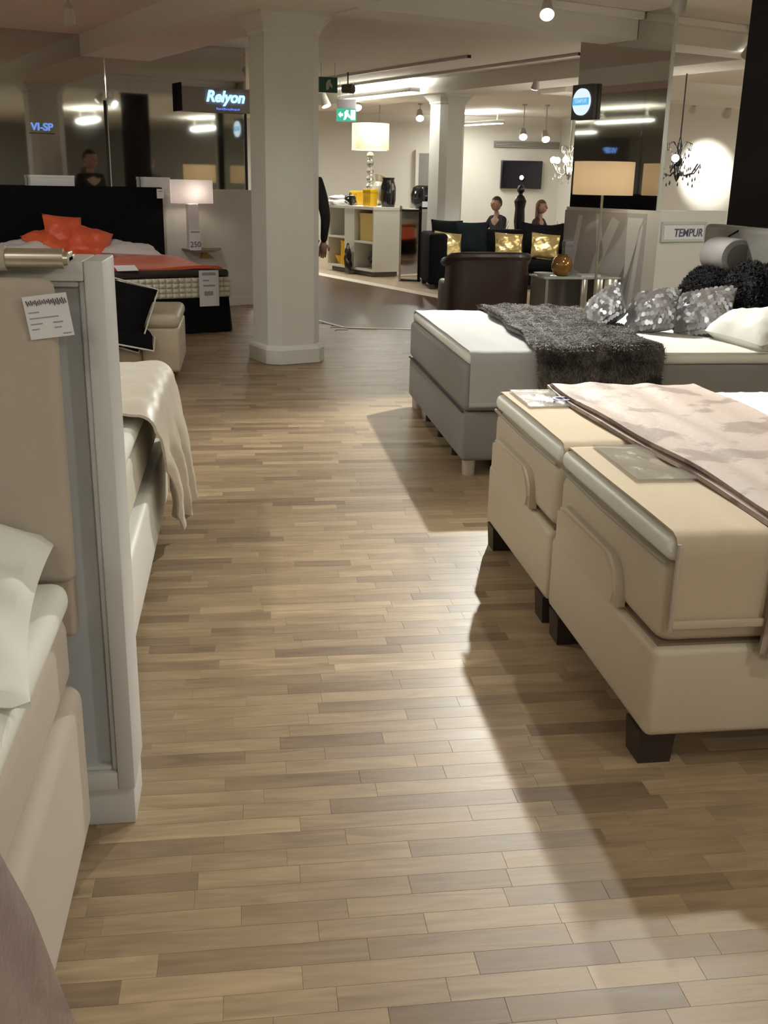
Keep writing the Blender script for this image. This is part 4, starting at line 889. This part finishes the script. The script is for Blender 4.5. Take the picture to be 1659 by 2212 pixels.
# ================================================================== WHITE CUBE SHELF AND ITS WARES
cs = thing('cube_shelf', 'white cube shelf unit with four open compartments beyond the walkway', 'shelf', (2.06, 16.62, 0), ANG)
shm = M('shelf_white', (.78, .76, .68), .45)
Ls, Ds, Hs = 1.55, .52, 1.06
box('plinth', (.06, .06, 0), (Ds-.04, Ls-.06, .07), M('plinth_dark', (.16, .14, .12), .6), cs)
box('bottom_board', (0, 0, .07), (Ds, Ls, .105), shm, cs); box('top_board', (-.01, -.01, Hs-.045), (Ds+.01, Ls+.01, Hs), shm, cs)
box('back_board', (Ds-.02, .03, .105), (Ds, Ls-.03, Hs-.045), shm, cs)
for a, b in ((0, .03), (.62, .95), (Ls-.03, Ls)): box('upright', (0, a, .105), (Ds-.02, b, Hs-.045), shm, cs)
for a, b, z in ((.03, .62, .50), (.95, Ls-.03, .54)): box('shelf_board', (0, a, z), (Ds-.02, b, z+.03), shm, cs)
yel = M('yellow_lacquer', (.85, .50, .02), .3, coat=.3); gloss = M('gloss_black', (.010, .010, .012), .10, coat=.5)
R23 = Matrix.Rotation(ANG, 4, 'Z')
def onshelf(x, y, z): p = R23 @ Vector((x, y, z)); return (2.06+p.x, 16.62+p.y, z)
t = thing('yellow_panel_box', 'pale yellow box filling the upper front compartment of the cube shelf', 'box', onshelf(.22, .33, .53), ANG); box('carton', (-.14, -.26, 0), (.2, .25, .42), M('pale_yellow', (.72, .55, .20), .5), t, .01); box('lid', (-.145, -.265, .34), (.205, .255, .425), M('pale_yellow', (.72, .55, .20), .5), t, .008)
t = thing('yellow_vase', 'tall bright yellow vase in the lower rear compartment of the cube shelf', 'vase', onshelf(.17, 1.12, .105), ANG); obj('vessel', lathe(BM(), [(.001, 0), (.14, 0), (.13, .10), (.125, .36), (.135, .39), (.11, .39), (.10, .05), (.001, .04)], n=22, cap0=False, cap1=False), yel, t); obj('foot', lathe(BM(), [(.145, 0), (.145, .012)], n=22), yel, t)
t = thing('yellow_bowl', 'low yellow bowl beside the tall yellow vase in the cube shelf', 'bowl', onshelf(.18, 1.36, .105), ANG); obj('vessel', lathe(BM(), [(.001, 0), (.06, 0), (.12, .14), (.11, .14), (.05, .02), (.001, .02)], n=22, cap0=False, cap1=False), yel, t); obj('foot', lathe(BM(), [(.06, 0), (.06, .01)], n=18), yel, t)
def handbag(label, loc, rot, w_, d_, h_):
    t = thing('black_bag', label, 'bag', loc, rot); obj('bag_body', xf(pillow(BM(), w_, h_, d_, 12, int(w_*100), .01), Matrix.Translation((0, 0, h_/2)) @ Matrix.Rotation(PI/2, 4, 'X')), gloss, t)
    obj('handle', path_tube(BM(), [(w_*.25*math.cos(a), 0, h_*.85+h_*.35*math.sin(a)) for a in [PI*i/10 for i in range(11)]], .010, 8), gloss, t); return t
handbag('glossy black bag in the lower front compartment of the cube shelf', onshelf(.20, .30, .105), ANG+1.2, .36, .16, .30)
handbag('glossy black bag leaning against the broad divider of the cube shelf', onshelf(-.07, .70, .0), ANG+1.45, .22, .08, .40)
handbag('glossy black bag with shining folds lying left on top of the cube shelf', onshelf(.14, 1.02, Hs), ANG+1.2, .46, .18, .17)
t = thing('yellow_box', 'bright yellow square box standing at the front on the cube shelf', 'box', onshelf(.12, .33, Hs), ANG+.3); box('carton', (-.08, -.08, 0), (.08, .08, .26), yel, t, .006); box('lid', (-.084, -.084, .20), (.084, .084, .265), yel, t, .005)
t = thing('black_vase', 'tall glossy black vase right of the yellow box on the cube shelf', 'vase', onshelf(.36, .18, Hs), ANG); obj('vessel', lathe(BM(), [(.001, 0), (.10, 0), (.12, .10), (.12, .30), (.09, .40), (.10, .44), (.08, .44), (.07, .38), (.001, .30)], n=24, cap0=False, cap1=False), gloss, t); obj('foot', lathe(BM(), [(.105, 0), (.105, .01)], n=20), gloss, t)
t = thing('black_pot', 'large round glossy black pot on the table right of the cube shelf', 'pot', (3.02, 17.75, 1.02)); obj('vessel', lathe(BM(), [(.001, 0), (.12, 0), (.20, .10), (.21, .22), (.17, .34), (.12, .37), (.10, .36), (.15, .30), (.18, .2)], n=28, cap0=False, cap1=False), gloss, t); box('white_label', (-.045, -.215, .03), (.045, -.205, .12), paper, t)
t = thing('grey_console', 'narrow grey console carrying the round black pot', 'console', (3.05, 17.8, 0), ANG); cg = M('console_grey', (.42, .41, .37), .4); box('console_top', (-.28, -.24, .98), (.28, .24, 1.02), cg, t)
for lx, ly in ((-.25, -.21), (.25, -.21), (-.25, .21), (.25, .21)): box('leg', (lx-.02, ly-.02, 0), (lx+.02, ly+.02, .98), dark_m, t)
t = thing('yellow_vase', 'yellow vase half hidden behind the round black pot', 'vase', (3.22, 17.95, 1.02)); obj('vessel', lathe(BM(), [(.001, 0), (.07, 0), (.09, .15), (.07, .34), (.06, .34), (.07, .15), (.001, .05)], n=20, cap0=False, cap1=False), yel, t); obj('foot', lathe(BM(), [(.072, 0), (.072, .01)], n=18), yel, t)
t = thing('yellow_crate', 'small yellow box at the back left on the cube shelf', 'box', onshelf(.40, 1.20, Hs), ANG); box('carton', (-.1, -.12, 0), (.1, .12, .22), yel, t, .005); box('lid', (-.104, -.124, .17), (.104, .124, .225), yel, t, .004)
t = thing('folded_white_cloth', 'folded white cloth at the left end on the cube shelf', 'cloth', onshelf(.14, 1.43, Hs), ANG); obj('cloth', pillow(BM(), .34, .22, .10, 12, 88, .008), paper, t, loc=(0, 0, .05)); obj('fold', pillow(BM(), .30, .2, .06, 10, 89, .006), paper, t, loc=(0, 0, .115))
t = thing('violet_magazine', 'violet and white magazine in the upper rear compartment of the cube shelf', 'magazine', onshelf(.16, 1.15, .57), ANG); t.rotation_euler = (math.radians(-70), 0, ANG-PI/2); box('pages', (-.1, 0, 0), (.1, .26, .012), paper, t); box('cover', (-.102, 0, .012), (.102, .262, .014), M('violet_cover', (.25, .20, .40), .4), t)
lf = thing('crystal_lamp', 'lamp with large cream drum shade and twisted crystal base on the cube shelf', 'lamp', onshelf(.30, .66, Hs))
bm = BM()
for i in range(7): sphere(bm, (0, 0, .08+i*.115), .062, 10, 6, (1, 1, .95))
obj('crystal_base', bm, M('crystal_silver', (.70, .70, .66), .12, .6), lf, smooth=False); obj('lamp_foot', lathe(BM(), [(.001, 0), (.09, 0), (.09, .02), (.02, .03)], n=20), chrome, lf)
obj('lamp_shade', oval(BM(), .295, .295, .85, 1.25, 40), shade_mat('shade_cream', (.74, .68, .50), .5), lf); obj('shade_rim', path_tube(BM(), [(.295*math.cos(2*PI*i/32), .295*math.sin(2*PI*i/32), .852) for i in range(33)], .006, 6), M('rim_white', (.8, .78, .7), .5), lf)
bulb(lf, (-.12, 0, 1.02), 8)
t = thing('crumpled_film_parcel', 'parcel in shiny crumpled clear film behind the yellow box', 'parcel', onshelf(.36, .48, Hs), ANG); obj('parcel', sphere(BM(), (0, 0, .20), .13, 14, 10, (1, 1, 1.5)), M('film_silver', (.70, .66, .56), .15, .4, bump=1.0, bscale=14), t, smooth=False); obj('knot', tube(BM(), (0, 0, .38), (.03, 0, .46), .05, .10, 8), M('film_silver', (.7, .66, .56), .15, .4), t)
# dressing mirror right of the shelf
dm = thing('standing_mirror', 'narrow standing mirror with black frame between cube shelf and black sofa', 'mirror', (2.52, 15.95, 0), math.radians(-18))
box('glass', (-.12, 0, .05), (.14, .012, 1.02), M('clear_mirror', (.72, .70, .64), .04, 1), dm); box('frame_side', (.14, -.01, 0), (.18, .03, 1.10), black_m, dm); box('frame_side', (-.15, -.01, 0), (-.12, .03, 1.10), M('frame_pale', (.5, .48, .42), .4), dm); box('frame_top', (-.15, -.01, 1.02), (.18, .03, 1.05), dark_m, dm); box('stand', (-.15, .03, 0), (.18, .25, .02), dark_m, dm)
# signs, speaker
ex = thing('exit_sign', 'green lit exit sign with white running figure and arrow hanging from the ceiling', 'sign', (1.61, 16.5, 2.38), .08)
box('sign_case', (-.145, -.02, .085), (.145, .03, .22), M('case_lilac', (.70, .68, .74), .4), ex, .01); box('green_panel', (-.145, -.02, -.09), (.145, .02, .085), E_('exit_green', (.03, .62, .36), 1.1), ex)
wh = E_('exit_white', (.9, 1.0, .95), 2.0)
obj('door_symbol', prism(BM(), [(.06, -.07), (.13, -.07), (.13, .07), (.06, .07)], -.025, -.0201, 'y'), wh, ex, smooth=False)
obj('running_figure', prism(BM(), [(-.05, -.07), (-.02, -.07), (.01, -.02), (.05, -.05), (.055, -.02), (.02, .03), (.03, .06), (.0, .07), (-.04, .03), (-.03, .0)], -.025, -.0201, 'y'), wh, ex, smooth=False)
obj('arrow', prism(BM(), [(-.13, 0), (-.09, .045), (-.09, .018), (-.055, .018), (-.055, -.018), (-.09, -.018), (-.09, -.045)], -.025, -.0201, 'y'), wh, ex, smooth=False)
for s in (-.1, .1): obj('hanger', tube(BM(), (s, 0, .22), (s, 0, CEIL-2.38), .004, n=6), head_m, ex)
ex = thing('unlit_exit_sign', 'dark green unlit exit sign beside the column edge', 'sign', (1.13, 14.0, 2.585), .2)
box('sign_panel', (-.12, -.015, -.09), (.12, .015, .09), M('dull_green', (.02, .10, .06), .4), ex); 
obj('running_figure', prism(BM(), [(-.03, -.06), (.0, -.06), (.02, -.01), (.05, -.04), (.055, -.01), (.03, .03), (.03, .06), (.0, .06), (-.03, .02)], -.018, -.015, 'y'), M('dull_white', (.42, .46, .42), .5), ex, smooth=False)
for s in (-.09, .09): obj('hanger', tube(BM(), (s, 0, .09), (s, 0, CEIL-2.585), .004, n=6), head_m, ex)
sp = thing('black_speaker', 'small black cylindrical speaker under the ceiling right of the unlit exit sign', 'speaker', (1.52, 15.2, 2.64))
obj('speaker_body', tube(BM(), (-.09, .02, 0), (.05, -.05, 0), .055, .065, 18), M('speaker_grey', (.09, .085, .08), .5), sp); obj('speaker_front', tube(BM(), (.051, -.051, 0), (.056, -.054, 0), .055, n=18), black_m, sp); obj('bracket', tube(BM(), (-.02, 0, .05), (-.02, 0, CEIL-2.64), .01, n=8), dark_m, sp)
# ceiling rails of the far bay
for t0, s0, s1, lbl in ((2.6, -1.0, 7.5, 'thin ceiling track running away above the walkway'), (3.4, -2.0, 6.0, 'thin ceiling track beside the far beam')):
    r_ = thing('ceiling_track', lbl, 'light track', ts(t0, s0, CEIL-.03), ANG); box('rail', (-.02, 0, 0), (.02, s1-s0, .03), head_m, r_); box('end_cap', (-.022, -.01, -.002), (.022, 0, .03), dark_m, r_)
# ================================================================== PEOPLE IN THE AISLES
person('person in a long black coat mostly hidden behind the white column', (.51, 9.50, 0), math.radians(180), 'stand', (.012, .012, .014), (.012, .012, .016), H=1.74)
person('person with dark hair standing, reflected in the smoked mirror', (5.5, 5.06, 0), math.radians(40), 'stand', (.03, .03, .035), (.03, .03, .05), H=1.80)
person('person with brown hair reflected lowest in the smoked mirror', (4.6, 4.2, 0), math.radians(60), 'stand', (.03, .02, .02), (.03, .03, .04), (.07, .035, .02), H=1.58, longhair=True)
